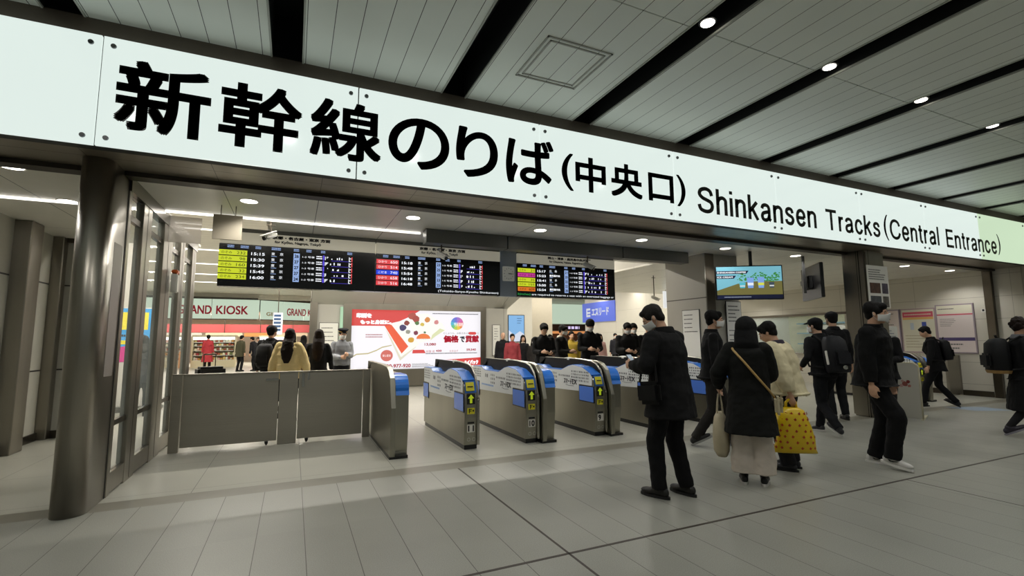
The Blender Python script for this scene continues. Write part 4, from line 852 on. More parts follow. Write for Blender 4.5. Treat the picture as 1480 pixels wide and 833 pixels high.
MB().box(-3.6, 6, -.05, .1, 1.88, 2.06).build('warm_lamp_band', M('shop_warm', 'e8985a', .5, emit=.8), e); MB().box(-3.6, 6, .4, .5, 0, 1.88).build('dark_interior', M('shop_dark', '6b4a36', .6), e); MB().box(-3.6, 6, -.3, .3, 0, 1.0).build('counter', M('shop_counter', '8a6a50', .5), e)
S(MB().box(11.7, 13.45, 24, 25.4, 0, 4.199).build('column', M('beige_pillar', 'bdb5a3', .5, var=.02))); bpy.data.objects['column'].name = 'trim_18'
S(MB().box(9.3, 11.15, 22, 23.4, 0, 4.199).build('wall_screen_block', bw))
e = E('advert_screen', (10.22, 22, 1.95)); T(e, 'light blue upright advert screen on a white block behind the red jacket', 'screen'); MB().box(-.45, .47, -.05, 0, -.65, .72).build('frame', BLACK, e); rect(e, 'picture', M('ad_blue', '7fb4e6', .4, emit=.85), -.42, .44, -.62, .69, -.052)
b = MB().add([(-.42, -.055, -.62), (.44, -.055, -.62), (.44, -.055, -.25), (.2, -.055, -.1), (-.1, -.055, -.3), (-.42, -.055, -.05)], [tuple(range(6))]); b.build('pale_shape', M('ad_pale', 'd4dcee', .4, emit=.85), e); b = MB(); greek(b, .05, .35, .25, .6, 3, -.056, .8, .3, 6); b.build('print', M('ad_ink', '4a78b8', .5, emit=.5), e)
for i, (x, c, l) in enumerate(((11.45, 'dfe8f2', 'white'), (13.62, 'd9b45a', 'yellow'))):
    e = E('poster_stand', (x, 25.9 if i else 23.7, 0)); T(e, 'distant glowing %s poster beside the beige hall pillar' % l, 'poster'); MB().box(-.25, .30, 0, .06, .9, 2.1).build('sheet', M('farposter%d' % i, c, .5, emit=.7), e); MB().box(-.02, .04, .06, .1, 0, 2.0).build('post', STEELD, e); MB().box(-.2, .2, -.1, .2, 0, .03).build('foot', STEELD, e)
for i, (y, w_) in enumerate(((20.5, .9), (16.6, 1.0), (14.6, .9))):
    S(MB().box(16.37, 16.41, y, y+w_, 0, 2.0).build('door_%d' % (i+1), M('door_shade', 'a49e90', .5)))
    S(MB().box(16.35, 16.41, y-.06, y, 0, 2.06).build('trim_%d' % (20+i), STEELD))
e = E('hanging_sign', (11.2, 12.0, 3.0)); T(e, 'small white lit sign with dark characters beyond the end of the boards', 'sign'); MB().box(-.35, .5, -.03, .03, -.6, -.05).build('panel', M('lit_white', 'eef0ee', .5, emit=.85), e); b = MB(); text(b, '精算', (-.22, -.032, -.34), UX, UZ, .42, .2); b.build('lettering', inkd, e)
for xx in (-.25, .4): MB().cyl((xx, 0, -.001), (xx, 0, -.06), .008, .008, 8).build('rod', STEELD, e)
# white notice stand at the right
e = E('notice_stand', (9.75, 4.88, 0)); T(e, 'low white partition stand with rounded corner and a small red picture', 'stand')
pl = [(.20, 0.02), (.20, .965), (-.10, .965)]+[(-.10-.10*math.sin(a), .865+.10*math.cos(a)) for a in [k*math.pi/16 for k in range(9)]]+[(-.20, .02)]
R9 = Matrix.Rotation(math.radians(20), 4, 'Z')
MB().prism(pl, 'x', -.012, .012).xf(R9).build('board', M('stand_white', 'b9b6ab', .5), e); 
b = MB(); fr = [Vector((0, y, z)) for y, z in pl]; b.tube(fr, .017, 8); b.xf(R9).build('tube_frame', M('stand_frame', 'cfc8ae', .4), e, smooth=True)
MB().box(-.02, .62, -.21, -.17, 0, .02).xf(R9).build('foot', M('stand_frame'), e); MB().box(-.02, .62, .17, .21, 0, .02).xf(R9).build('foot', M('stand_frame'), e)
R_ = random.Random(8)
for i, (y, z, r, c) in enumerate(((.0, .60, .045, '8a4a40'), (-.045, .64, .03, '7a2a28'), (.05, .57, .03, 'b08a84'), (-.06, .57, .026, 'a86a60'), (.03, .65, .022, 'b08a84'))):
    q = MB(); q.add([(-.0135-.0004*i, y+r*math.cos(a)*R_.uniform(.8, 1.1), z+r*math.sin(a)*R_.uniform(.8, 1.1)) for a in [-k*math.pi/6 for k in range(12)]], [tuple(range(12))]).xf(R9).build('picture_patch', M('patch'+c, c, .6), e)
e = E('notice_stand', (10.28, 5.32, 0)); T(e, 'upright white notice on a slim stand behind the low white partition', 'notice'); MB().box(-.24, .24, -.01, .01, .95, 1.62).build('sheet', M('paper', 'd6d4cc'), e); MB().cyl((0, .03, 0), (0, .03, 1.5), .015, .015, 10).build('post', STEELD, e); MB().cyl((0, .03, 0), (0, .03, .02), .16, .16, 20).build('base', STEELD, e)
b = MB(); greek(b, -.20, .20, 1.30, 1.56, 5, -.0125, .85, .25, 3); b.box(-.22, .22, -.013, -.011, 1.24, 1.26); b.build('print', M('print_bluegrey', '5c6478', .6), e)
o = MB().add([(11.95, 4.85, .001), (12.05, 5.40, .001), (12.75, 5.05, .001), (12.60, 4.55, .001)], [(0, 3, 2, 1)]).build('floor_sticker', M('sticker_blue', '8fa3b8', .35)); T(o, 'pale blue and white direction sticker on the floor at right', 'floor sticker')
# ================================================================== PEOPLE
SKIN = M('skin', 'c79c80', .55, var=.05, vscale=20); SKIN2 = M('skin_pale', 'c69a7e', .55); HAIRM = M('hair_black', '0a0807', .75, spec=.2, bump=.5, bscale=90, stretch=(1, 1, .15)); HAIRB = M('hair_brown', '1c120d', .7, spec=.2, bump=.5, bscale=90, stretch=(1, 1, .15))
HAIRG = M('hair_greying', '1f1c1a', .7, spec=.2, bump=.5, bscale=90); MASKM = M('mask_white', 'd8d8d6', .8)
def cloth(c, rough=.85, bump=.35): return M('cloth_'+c, c, rough, bump=bump, bscale=18, spec=.25, var=.06, vscale=9)
def bone2(a, t, l1, l2, pole):
    a = Vector(a); t = Vector(t); d = t-a; L = d.length; mx = (l1+l2)*.998
    if L > mx: d = d*(mx/L); L = mx; t = a+d
    u = d.normalized(); c = (l1*l1-l2*l2+L*L)/(2*L); h = math.sqrt(max(0, l1*l1-c*c)); p = Vector(pole); p = (p-u*p.dot(u)).normalized()
    return a+u*c+p*h, t
def person(x, y, head, H, label, group=None, near=False, lean=0, hyaw=0, hpitch=0, hroll=0, legs=None, hands=None, top='101012', hem=.80, flare=.03, puff=0, bottom='101114', btype='trousers', bwide=0,
           shoe='0c0c0c', sole=None, hair='short', hcol=None, mask=True, skin=None, collar=True, sleeve=None, scarf=None, z=0, female=False, vest=None, noface=False, quilt=False, mark=False):
    s = H/1.72; vx = .0085 if near else .017; skin = skin or SKIN; hcol = hcol or HAIRM; top_m = cloth(top); bot_m = cloth(bottom)
    fw = .90 if female else 1.0
    legs = legs or [((-.10, 0), 0, 0), ((.10, .02), 0, 0)]      # per foot: (x, y), lift, toe pitch ; hands: targets
    hands = hands or [(-.27*fw, .04, .80), (.27*fw, .04, .80)]
    RL = Euler((-math.radians(lean), 0, 0)).to_matrix(); mx = sum(l[0][0] for l in legs)/2; my = sum(l[0][1] for l in legs)/2
    pz = min([.915]+[.085+l[1]+math.sqrt(max(.1, .822**2-(l[0][1]-my*.75)**2-(l[0][0]*.4)**2))+.02 for l in legs]); P = Vector((mx*.6, my*.75, pz)); I3 = Matrix.Identity(3)
    def SP(x_, y_, z_): return P+RL @ Vector((x_, y_, z_))
    NB = SP(0, -.01, .53); SH = [SP(-.175*fw, -.005, .475), SP(.175*fw, -.005, .475)]; HIP = [P+Vector((-.085, 0, -.02)), P+Vector((.085, 0, -.02))]
    RH = Euler((-math.radians(lean*.6+hpitch), math.radians(hroll), math.radians(hyaw)), 'XYZ').to_matrix()
    HC = NB+(RL @ Vector((0, .015, .045)))+RH @ Vector((0, .025, .115))
    body = MB(); sc_ = Matrix.Scale(s, 4)
    knees = []; ank = []
    for i, (p, lift, tp) in enumerate(legs):
        A = Vector((p[0], p[1], .085+lift))
        K, A = bone2(HIP[i], A, .418, .408, (p[0]*.3, 1, .1)); knees.append(K); ank.append(A)
        body.limb([HIP[i], K, A], [.078, .050, .036])
    body.loft([(SP(0, 0, -.08), .13*fw, .095, RL), (SP(0, 0, .02), .15*fw, .10, RL), (SP(0, 0, .16), .125*fw, .088, RL), (SP(0, 0, .34), .16*fw, .105, RL), (SP(0, 0, .46), .165*fw, .085, RL), (SP(0, -.005, .52), .075, .06, RL)], 16)
    wr = []
    for i, t in enumerate(hands):
        if len(t) == 4: q_ = math.radians(90-head); v_ = Vector((t[0]-x, t[1]-y, 0)); t = (v_.x*math.cos(q_)-v_.y*math.sin(q_), v_.x*math.sin(q_)+v_.y*math.cos(q_), t[2]); t = Vector(t)/s
        sd = -1 if i == 0 else 1
        E_, W_ = bone2(SH[i], t, .275, .245, (sd*.55, -1, -.25)); wr.append((E_, W_)); body.limb([SH[i], E_, W_], [.047, .038, .026])
        d = (W_-E_).normalized(); side = Vector((-sd*1.0, 0.15, 0)); nrm = (side-d*side.dot(d)).normalized(); lat = d.cross(nrm).normalized()   # palm faces the body
        fwd = lat if lat.y > 0 or (abs(lat.y) < .2 and lat.z > 0) else -lat
        Rm = Matrix((fwd, d, nrm)).transposed(); c = W_+d*.055
        body.ell(c, (.038, .052, .016), Rm)
        fr = .0098 if near else .012
        for q, (o_, L_) in enumerate(((.030, .072), (.010, .080), (-.010, .074), (-.029, .060))):
            b0 = W_+d*.085+fwd*o_; p1 = b0+d*L_*.42+nrm*.006; p2 = p1+d*L_*.28+nrm*.018; p3 = p2+d*L_*.14+nrm*.022; body.limb([b0, p1, p2, p3], [fr, fr, fr*.9, fr*.8], 8)
        b0 = W_+d*.035+fwd*.028; body.limb([b0, b0+fwd*.022+d*.025+nrm*.008, b0+fwd*.026+d*.055+nrm*.016], [fr*1.15, fr*1.1, fr*.9], 8)
    body.limb([NB+Vector((0, 0, -.03)), HC+RH @ Vector((0, -.025, -.05))], [.055, .052])
    def hd(c, r, mb=body, R2=None): mb.ell(HC+RH @ Vector(c), r, RH @ (R2 or I3), 18, 12)
    hd((0, -.012, .032), (.074, .093, .086)); hd((0, .022, -.028), (.061, .068, .082)); hd((0, .046, -.080), (.034, .034, .030)); hd((0, .078, .022), (.046, .016, .010))
    nq = .6 if mask else 1; hd((0, .094, -.014), (.010, .014, .026)); hd((0, .100-(.014 if mask else 0), -.034), (.015, .014, .011)); hd((0, .086, -.060), (.022, .011, .006)); hd((0, .085, -.068), (.020, .011, .006))
    for sd in (-1, 1): hd((sd*.077, -.008, -.008), (.010, .017, .030), R2=Euler((0.2, 0, -sd*.35)).to_matrix()); hd((sd*.038, .058, -.03), (.022*nq, .022*nq, .024))
    root = body.xf(sc_).build('person', skin, vox=vx); root.location = (x, y, z); root.rotation_euler = (0, 0, math.radians(head-90)); T(root, label, 'person', group)
    FOLD = {'coat': (.11, .034), 'jacket': (.10, .034), 'trousers': (.10, .030), 'wide_trousers': (.09, .035), 'skirt': (.10, .03), 'hood': (.10, .02), 'sleeves': (.09, .03), 'hair': (.035, .018), 'knit_cap': (.05, .006), 'vest': (.1, .02)}
    def part(mb, nm, m, v=vx, smooth=False): return mb.xf(sc_).build(nm, m, root, vox=v, smooth=smooth, fold=FOLD.get(nm))
    # face
    if not noface:
        for sd in (-1, 1):
            mb = MB(); mb.ell(HC+RH @ Vector((sd*.031, .080, .002)), (.0135, .009, .0065), RH, 12, 8); part(mb, 'eye', M('eye_white', 'c9c4bc', .3), 0, True)
            mb = MB(); mb.ell(HC+RH @ Vector((sd*.031, .0865, .002)), (.0055, .004, .0058), RH, 10, 6); part(mb, 'iris', M('iris', '120c09', .2), 0, True)
            mb = MB(); mb.ell(HC+RH @ Vector((sd*.032, .0855, .024)), (.019, .006, .0035), RH @ Euler((0, sd*.12, 0)).to_matrix(), 10, 6); part(mb, 'eyebrow', hcol, 0, True)
    if mask:
        mb = MB(); na, nz = 16, 10; vs = []
        for j in range(nz):
            t = j/(nz-1); zz = -.004-.098*t
            for i in range(na):
                a = math.radians(-80+160*i/(na-1)); nose = math.exp(-((math.degrees(a))/22)**2)
                rx = .074-.012*t*t; ry = .102-.016*t*t+nose*(.017-.012*t)+.004*math.sin(math.pi*t); dz = .010*nose*(1-t)-.010*(1-nose)*(1-t)+(.018*(1-nose))*t
                vs.append(HC+RH @ Vector((rx*math.sin(a), .002+ry*math.cos(a), zz+dz)))
        mb.add(vs, [(j*na+i, (j+1)*na+i, (j+1)*na+i+1, j*na+i+1) for j in range(nz-1) for i in range(na-1)])
        o = mb.xf(sc_).build('face_mask', MASKM, root, smooth=True, thick=.0025)
        for sd in (-1, 1):
            q = MB(); q.tube([HC+RH @ Vector(p) for p in ((sd*.069, .02, -.018), (sd*.078, .0, .012), (sd*.080, -.022, .01), (sd*.078, -.02, -.03), (sd*.068, .012, -.07))], .0016, 5); q.xf(sc_).build('mask_strap', MASKM, root)
    # hair
    mb = MB(); V_ = max(vx*.8, .0085)
    if hair != 'bald':
        hd((0, -.020, .040), (.086, .098, .092), mb); hd((0, -.055, -.015), (.070, .052, .065), mb)
        if hair in ('short', 'cap', 'grey'):
            hd((0, .052, .082), (.058, .036, .028), mb)
            for sd in (-1, 1): hd((sd*.071, .022, .03), (.012, .02, .035), mb)
        if hair == 'full':
            hd((0, .045, .075), (.070, .048, .042), mb); hd((0, -.04, .05), (.092, .085, .088), mb)
            for sd in (-1, 1): hd((sd*.070, .008, .03), (.022, .034, .042), mb)
        if hair == 'curly':
            R_ = random.Random(int(x*100))
            for k in range(40):
                a = R_.uniform(0, 6.28); e_ = R_.uniform(-.5, 1.5); hd((.084*math.cos(a)*math.cos(e_), -.028+.088*math.sin(a)*math.cos(e_), .03+.092*math.sin(e_)), R_.uniform(.022, .034), mb)
        if hair in ('long', 'bob'):
            hd((0, .045, .078), (.066, .045, .038), mb); L_ = .42 if hair == 'long' else .16
            for sd in (-1, 1): mb.limb([HC+RH @ Vector((sd*.070, .01, .02)), HC+RH @ Vector((sd*.080, -.012, -.08)), HC+Vector((sd*.085, -.05, -.08-L_*.45))], [.026, .034, .030])
            mb.loft([(HC+RH @ Vector((0, -.03, .06)), .088, .07, I3), (HC+RH @ Vector((0, -.05, -.06)), .090, .060, I3), (HC+Vector((0, -.095-puff*.6, -.13)), .100, .070, I3), (HC+Vector((0, -.135-puff, -.12-L_*.4)), .115, .065, I3), (HC+Vector((0, -.145-puff, -.10-L_*.8)), .085, .050, I3), (HC+Vector((0, -.150-puff, -.10-L_)), .040, .030, I3)], 16)
        part(mb, 'hair', hcol, V_)
    if hair == 'cap' or hair == 'beanie' or hair == 'hood' or hair == 'officer':
        mb = MB()
        if hair == 'beanie': hd((0, -.012, .055), (.094, .108, .094), mb); hd((0, -.012, .03), (.097, .110, .032), mb); part(mb, 'knit_cap', cloth('0b0b0c'), V_)
        if hair == 'hood': hd((0, -.030, .022), (.112, .122, .128), mb); mb.loft([(HC+RH @ Vector((0, -.03, -.02)), .11, .115, I3), (NB+Vector((0, -.02, .02)), .12, .11, I3), (NB+Vector((0, -.01, -.05)), .15, .10, I3)]); part(mb, 'hood', cloth('0d0d0e'), V_)
        if hair == 'cap': hd((0, -.012, .060), (.092, .106, .070), mb); mb.ell(HC+RH @ Vector((0, .110, .055)), (.062, .058, .008), RH @ Euler((-.25, 0, 0)).to_matrix(), 16, 8); part(mb, 'peaked_cap', cloth('101114'), V_)
        if hair == 'officer':
            mb.cyl(HC+RH @ Vector((0, -.01, .062)), HC+RH @ Vector((0, -.005, .10)), .088, .095, 20); mb.ell(HC+RH @ Vector((0, .0, .115)), (.125, .130, .026), RH, 20, 8); mb.ell(HC+RH @ Vector((0, .095, .058)), (.058, .045, .008), RH @ Euler((-.45, 0, 0)).to_matrix(), 16, 8); part(mb, 'peaked_cap', cloth('0c0d12'), V_)
            mb = MB(); mb.cyl(HC+RH @ Vector((0, -.01, .068)), HC+RH @ Vector((0, -.008, .082)), .0925, .094, 20); part(mb, 'cap_band', M('gold', 'c79a3c', .5), 0)
    # lower clothing and shoes
    mb = MB(); hemz = hem
    if btype == 'trousers':
        for i in (0, 1):
            lo = ank[i]+Vector((0, -.0, .0)); lo.z = max(lo.z-.02, .07); mid = (HIP[i]+knees[i])/2
            mb.limb([HIP[i], mid, knees[i], (knees[i]+lo)/2], [.098+bwide*.3, .088+bwide*.5, .070+bwide, .064+bwide]); mb.cyl((knees[i]+lo)/2, lo, .064+bwide, .058+bwide*1.3, 14)
        mb.loft([(P+Vector((0, 0, -.10)), .14, .105, I3), (P+Vector((0, 0, .0)), .165*fw, .115, I3), (P+Vector((0, 0, .10)), .15*fw, .105, I3)])
        part(mb, 'trousers', bot_m)
    elif btype in ('skirt', 'wide'):
        zb = .12 if btype == 'wide' else bwide
        if btype == 'wide':
            for i in (0, 1):
                k0 = Vector((ank[i].x, ank[i].y-.01, zb)); mb.loft([(HIP[i]+Vector((0, 0, .05)), .10, .11, I3), ((HIP[i]+knees[i])/2, .105, .12, I3), ((knees[i]*.6+k0*.4), .115, .125, I3), (k0, .125, .135, I3)])
            part(mb, 'wide_trousers', bot_m)
        else:
            mb.loft([(P+Vector((0, 0, .10)), .15, .11, I3), (P, .18, .14, I3), (Vector((mx, my, (zb+.9)/2)), .22, .19, I3), (Vector((mx, my, zb)), .25, .22, I3)]); part(mb, 'skirt', bot_m)
            mb = MB()
            for i in (0, 1): mb.limb([knees[i], (knees[i]+ank[i])/2, ank[i]], [.060, .055, .042])
            part(mb, 'tights', cloth('1b1a1c'))
    for i, (p, lift, tp) in enumerate(legs):
        Rf = Euler((math.radians(-tp), 0, math.radians((6 if i == 0 else -6)))).to_matrix(); A = ank[i]
        def F(x_, y_, z_): return A+Rf @ Vector((x_, y_, z_))
        mb = MB(); mb.ell(F(0, .10, -.045), (.044, .085, .032), Rf); mb.ell(F(0, .02, -.035), (.040, .095, .042), Rf); mb.ell(F(0, -.045, -.035), (.036, .040, .044), Rf); mb.limb([F(0, 0, .0), F(0, .03, -.02)], [.044, .044])
        sh = part(mb, 'shoe', M('shoe_'+shoe, shoe, .45), min(vx, .011)); out = []
        for k in range(20):
            a = 2*math.pi*k/20; yy = math.cos(a); out.append((.047*math.sin(a)*(1.0 if yy > 0 else .85), .045+.143*yy))
        q = MB(); v0 = [F(a, b_, -.085) for a, b_ in out]; v1 = [F(a, b_, -.062) for a, b_ in out]; q.add(v0+v1, [tuple(range(20)), tuple(range(20, 40))[::-1]]+[(k, k+20, (k+1) % 20+20, (k+1) % 20) for k in range(20)])
        if mark:
            ms = [(-.02, -.028), (.0, -.044), (.03, -.040), (.075, -.018), (.03, -.030), (.005, -.034), (-.008, -.026)]
            for sd in (-1, 1):
                w2 = MB(); w2.add([F(sd*.043, b_, c_) for b_, c_ in ms]+[F(sd*.049, b_, c_) for b_, c_ in ms], [tuple(range(7)), tuple(range(7, 14))[::-1]]+[(k, k+7, (k+1) % 7+7, (k+1) % 7) for k in range(7)]); w2.xf(sc_).build('side_mark', M('mark_black', '0a0a0a', .5), sh)
        q.xf(sc_).build('sole', M('sole_'+(sole or '111111'), sole or '111111', .6), sh)
    # upper clothing
    mb = MB(); g = .024+puff; f0 = hemz
    rings = [(SP(0, -.005, .545), .085, .072, RL), (SP(0, -.005, .50), .14*fw+puff*.5, .095+puff*.5, RL), (SP(0, 0, .44), .175*fw+g*.6, .098+g, RL), (SP(0, 0, .32), .165*fw+g, .110+g, RL), (SP(0, 0, .14), .145*fw+g*1.2, .100+g*1.1, RL), (SP(0, 0, .0), .162*fw+g*1.2, .115+g*1.1, RL)]
    if hemz < .9:
        k = (P.z-hemz)/.5; lowc = Vector((P.x*(1-k)+mx*k, P.y*(1-k)+my*k, hemz)); rings += [((P+Vector((0, 0, -.1)))*.5+lowc*.5+Vector((0, 0, .05))*0, .170*fw+g+flare*.6, .13+g+flare*.6, I3), (lowc, .172*fw+g+flare, .135+g+flare, I3)]
    mb.loft(rings[::-1], 22)
    for i in (0, 1):
        E_, W_ = wr[i]; d = (W_-E_).normalized(); mb.limb([SH[i]+Vector((0, 0, -.005)), (SH[i]+E_)/2, E_, (E_+W_)/2], [.064+puff*.8, .060+puff, .054+puff, .048+puff]); mb.cyl((E_+W_)/2, W_-d*.005, .048+puff, .042+puff*.5, 14)
    if quilt:
        for k in range(5): c, rx, ry, R_ = rings[min(k+1, len(rings)-1)]; mb.loft([(Vector(c)+Vector((0, 0, -.03)), rx*.98, ry*.98, R_), (Vector(c), rx*1.05, ry*1.06, R_), (Vector(c)+Vector((0, 0, .03)), rx*.96, ry*.96, R_)])
    part(mb, 'coat' if hemz < .88 else 'jacket', top_m)
    if sleeve:
        mb = MB()
        for i in (0, 1):
            E_, W_ = wr[i]; mb.limb([SH[i]+Vector((0, 0, -.01)), (SH[i]+E_)/2, E_, (E_+W_)/2, W_], [.070+puff, .070+puff, .062+puff, .056+puff, .050+puff])
        part(mb, 'sleeves', cloth(sleeve))
    if collar:
        mb = MB(); mb.loft([(NB+Vector((0, -.008, -.02)), .098, .088, RL), (NB+RL @ Vector((0, 0, .045)), .078, .076, RL)]); part(mb, 'collar', cloth(scarf) if scarf else top_m)
    if vest:
        mb = MB(); mb.loft([(c, rx+.006, ry+.006, R_) for c, rx, ry, R_ in rings[1:6]][::-1], 22); part(mb, 'vest', cloth(vest))
    root['H'] = 0; del root['H']
    info = dict(root=root, s=s, SP=lambda a, b_, c: root_world(root, SP(a, b_, c)*s), wr=[root_world(root, W_*s) for _, W_ in wr], HC=root_world(root, HC*s), P=P, RL=RL)
    return info
def root_world(root, v): return root.rotation_euler.to_matrix() @ Vector(v)+Vector(root.location)
STAND = [((-.10, 0), 0, 0), ((.10, .03), 0, 0)]
def stride(a=.26, lf=.04): return [((-.08, a), 0, 6), ((.08, -a), lf, -28)]
def strideR(a=.26, lf=.04): return [((-.08, -a), lf, -28), ((.08, a), 0, 6)]
PHONE = [(-.12, .26, 1.10), (.10, .28, 1.12)]
# ---- near
man = person(3.17, 3.44, 104, 1.75, 'man in a long black coat seen from behind, head bowed, wearing a mask', near=True, lean=5, hpitch=30, hyaw=34, legs=[((-.13, .08), 0, 0), ((.12, -.03), 0, 0)], hands=[(-.20, .28, 1.14), (.06, .30, 1.15)], hem=.69, flare=.03, puff=.022, top='0b0b0c', bottom='08080a', bwide=.008, hair='grey', hcol=HAIRG, shoe='15130f')
p2 = person(5.12, 4.80, -42, 1.80, 'masked man in a black jacket walking right, beyond the man in the long coat', near=True, lean=3, hyaw=0, legs=stride(.24, .03), hair='full', top='0b0b0d', hem=.86, bottom='23211f', shoe='141416', sole='8a8a88')
wo = person(4.13, 3.42, 40, 1.60, 'person in a black knit hood and black parka with wide beige trousers', near=True, female=True, hair='hood', hyaw=-12, hpitch=10, top='0f100e', hem=.52, flare=.06, puff=.030, bottom='c6bbae', btype='wide', shoe='0c0c0c', sole='c9c6c0', legs=[((-.09, 0), 0, 0), ((.10, .0), 0, 0)], hands=[(-.30, .14, .98), (.14, .28, 1.05)], mask=False)
co = person(4.94, 3.60, 108, 1.60, 'companion in a cream jacket leaning close to the person in black, carrying a yellow bag', near=True, hair='full', hpitch=20, hyaw=8, lean=9, top='d4c9a6', puff=.048, hem=.88, bottom='17181c', bwide=.02, shoe='1d1f24', scarf='3a3442', hands=[(4.76, 3.42, .76, 0), (.20, .24, .98)], mask=False)
wk = person(5.95, 3.38, -78, 1.80, 'young man in black with a white mask and white sneakers walking right', near=True, hair='full', hyaw=8, lean=4, top='070708', hem=.84, puff=.025, bottom='08080a', bwide=.014, shoe='c9c7c3', sole='d6d4cf', mark=True, legs=[((-.08, .02), 0, 0), ((.09, .22), .04, 10)], hands=[(-.26, .16, .86), (.25, .14, .86)])
b1 = person(7.20, 4.62, 75, 1.74, 'person in a black jacket with a large backpack, left of the white-masked young man', near=True, hair='cap', lean=8, hyaw=15, top='0c0d10', hem=.88, bottom='0d0e12', shoe='16171b', sole='b9b6b0', legs=strideR(.26, .06), hands=[(-.2, .2, .98), (.2, .2, .95)])
b2 = person(8.65, 5.35, 60, 1.86, 'tall person in a dark cap behind the young man with the white mask', hair='cap', top='0c0c0f', hem=.86)
b3 = person(8.05, 4.30, 200, 1.68, 'person in a black coat with a white collar behind the white-masked young man', near=True, hair='short', hpitch=28, hyaw=-15, top='08080a', hem=.82, scarf='bdb8ac', hands=PHONE, legs=stride(.15, .02), mask=False)
sal = person(12.0, 5.42, 118, 1.68, 'man in a black suit with a backpack walking left before the posters', hair='short', hpitch=18, lean=6, top='0b0b0e', bottom='0b0b0e', hem=.74, legs=stride(.27, .04), hands=[(-.25, .14, .84), (.25, -.05, .82)], mask=False)
cur = person(9.60, 3.30, -52, 1.70, 'curly-haired person in black with a long skirt and big backpack at the right edge', near=True, female=True, hair='curly', hcol=HAIRB, top='101012', hem=.80, btype='skirt', bwide=.36, bottom='09090a', shoe='2a2630', sole='8a8690', legs=stride(.26, .03), hands=[(-.24, .14, .86), (.22, .18, .95)], scarf='6d6d70')
# ---- behind the gates
def gatep(x, y, H, lab, **k):
    k.setdefault('hands', PHONE); return person(x, y, k.pop('head', -105), H, lab, 'people queuing behind the gates', **k)
gatep(4.93, 9.2, 1.76, 'man in a black jacket with bowed head behind gate 10, holding white paper', hair='full', hpitch=25, top='0b0b0d', mask=False, hem=.86)
gatep(5.72, 9.8, 1.74, 'man turned right with a pale hood behind the gates, left of the knit-capped man', head=-60, hair='full', hpitch=12, hyaw=10, top='0c0c0e', scarf='c9c2b2', hem=.86)
gatep(5.91, 8.9, 1.84, 'tall man in a black knit cap and white mask behind gate 9', hair='beanie', hpitch=22, top='0b0b0c', hem=.84, head=-108)
gatep(6.85, 8.8, 1.77, 'man in black with thick hair and white mask, right of the knit-capped man', hair='full', hpitch=20, top='0c0c0c', puff=.02, hem=.86, head=-112)
gatep(7.75, 9.7, 1.79, 'masked person right behind the thick-haired man in the queue', hair='full', hpitch=12, top='101013', hem=.86, head=-115)
gatep(8.38, 9.9, 1.81, 'person in dark clothes left of the bowed man in the queue', hair='short', hpitch=10, top='0e0f14', hem=.86, mask=False, head=-120)
gatep(9.35, 10.5, 1.83, 'dark-haired person in the queue, mostly hidden by the bowed man', hair='full', hpitch=5, top='101014', hem=.86, head=-120)
gatep(6.86, 11.2, 1.62, 'shorter person in a yellow jacket far behind the gates', hair='short', top='9c8430', vest='9c8430', hem=.88, mask=False, hands=None)
gatep(5.92, 13.0, 1.58, 'person in a red jacket and dark backpack straps behind the gates', hair='short', top='86343a', hem=.88, mask=False, hands=None)
gatep(6.05, 14.0, 1.64, 'bald man in a dark coat beside the red jacket', hair='bald', top='16161a', hem=.70, mask=False, hands=None)
gatep(6.56, 13.6, 1.55, 'long-haired woman in a dark coat with a pale scarf, right of the red jacket', hair='long', female=True, top='141316', scarf='c4b6a6', hem=.60, mask=False, hands=None)
gatep(6.68, 13.1, 1.46, 'short dark-haired person right of the long-haired woman in the distance', hair='bob', top='24211f', hem=.8, hands=None, female=True)
gatep(6.75, 12.2, 1.55, 'brown-coated person seen between the queue heads', hair='bob', top='4a3a34', hem=.7, hands=None, female=True, mask=False)
gatep(8.02, 12.6, 1.62, 'distant person in grey beside the knit-capped man', hair='full', top='5c5a5a', hem=.8, hands=None)
gatep(9.10, 13.1, 1.58, 'woman in a pale pink coat far behind the gates', hair='long', female=True, top='c9a09c', hem=.6, mask=False, hands=None)
for i, (x, y, H, c, lab) in enumerate(((12.6, 17, 1.66, '26262c', 'left'), (13.9, 18, 1.70, '3a3a44', 'middle'), (15.2, 17.5, 1.64, '1c1c22', 'right'))):
    person(x, y, -100+20*i, H, 'distant dark-dressed passer-by before the white hall wall, %s one' % lab, 'distant passers-by', top=c, hem=.8, hair='short')
# ---- behind the fence at left
l1 = person(-.38, 10.0, 62, 1.69, 'man in a black jacket seen from behind, left of the cream puffer jacket', hair='full', top='0d0d0f', hem=.90, puff=.02, mask=False)
l2 = person(-.06, 9.4, 75, 1.62, 'woman with long dark hair in a cream puffer jacket seen from behind', hair='long', female=True, hcol=HAIRB, top='e0c993', puff=.035, quilt=True, hem=.80, flare=.02, mask=False, near=True, hands=[(-.33, .05, .86), (.31, .12, .92)])
l3 = person(.44, 9.8, 80, 1.62, 'woman in a long black coat seen from behind, beside the puffer jacket', hair='long', female=True, hcol=HAIRB, top='0b0b0d', hem=.50, flare=.07, mask=False, hands=[(-.34, .18, .92), (.24, .16, .92)])
l4 = person(.28, 16.0, 60, 1.58, 'distant dark-haired person between the two women behind the fence', hair='bob', top='2a2428', hem=.8, mask=False)
of = person(.96, 11.0, -80, 1.66, 'station officer in a peaked cap, grey jacket and mask standing by the advert', hair='officer', top='7d7f84', sleeve='8d8f94', hem=.90, bottom='0c0d12', hands=[(-.08, .24, 1.16), (.10, .24, 1.10)], hpitch=10)
rc = person(-3.80, 27.7, 95, 1.74, 'person in a long bright red coat standing before the kiosk showcase', hair='short', top='a03238', hem=.42, flare=.08, mask=False, female=True)
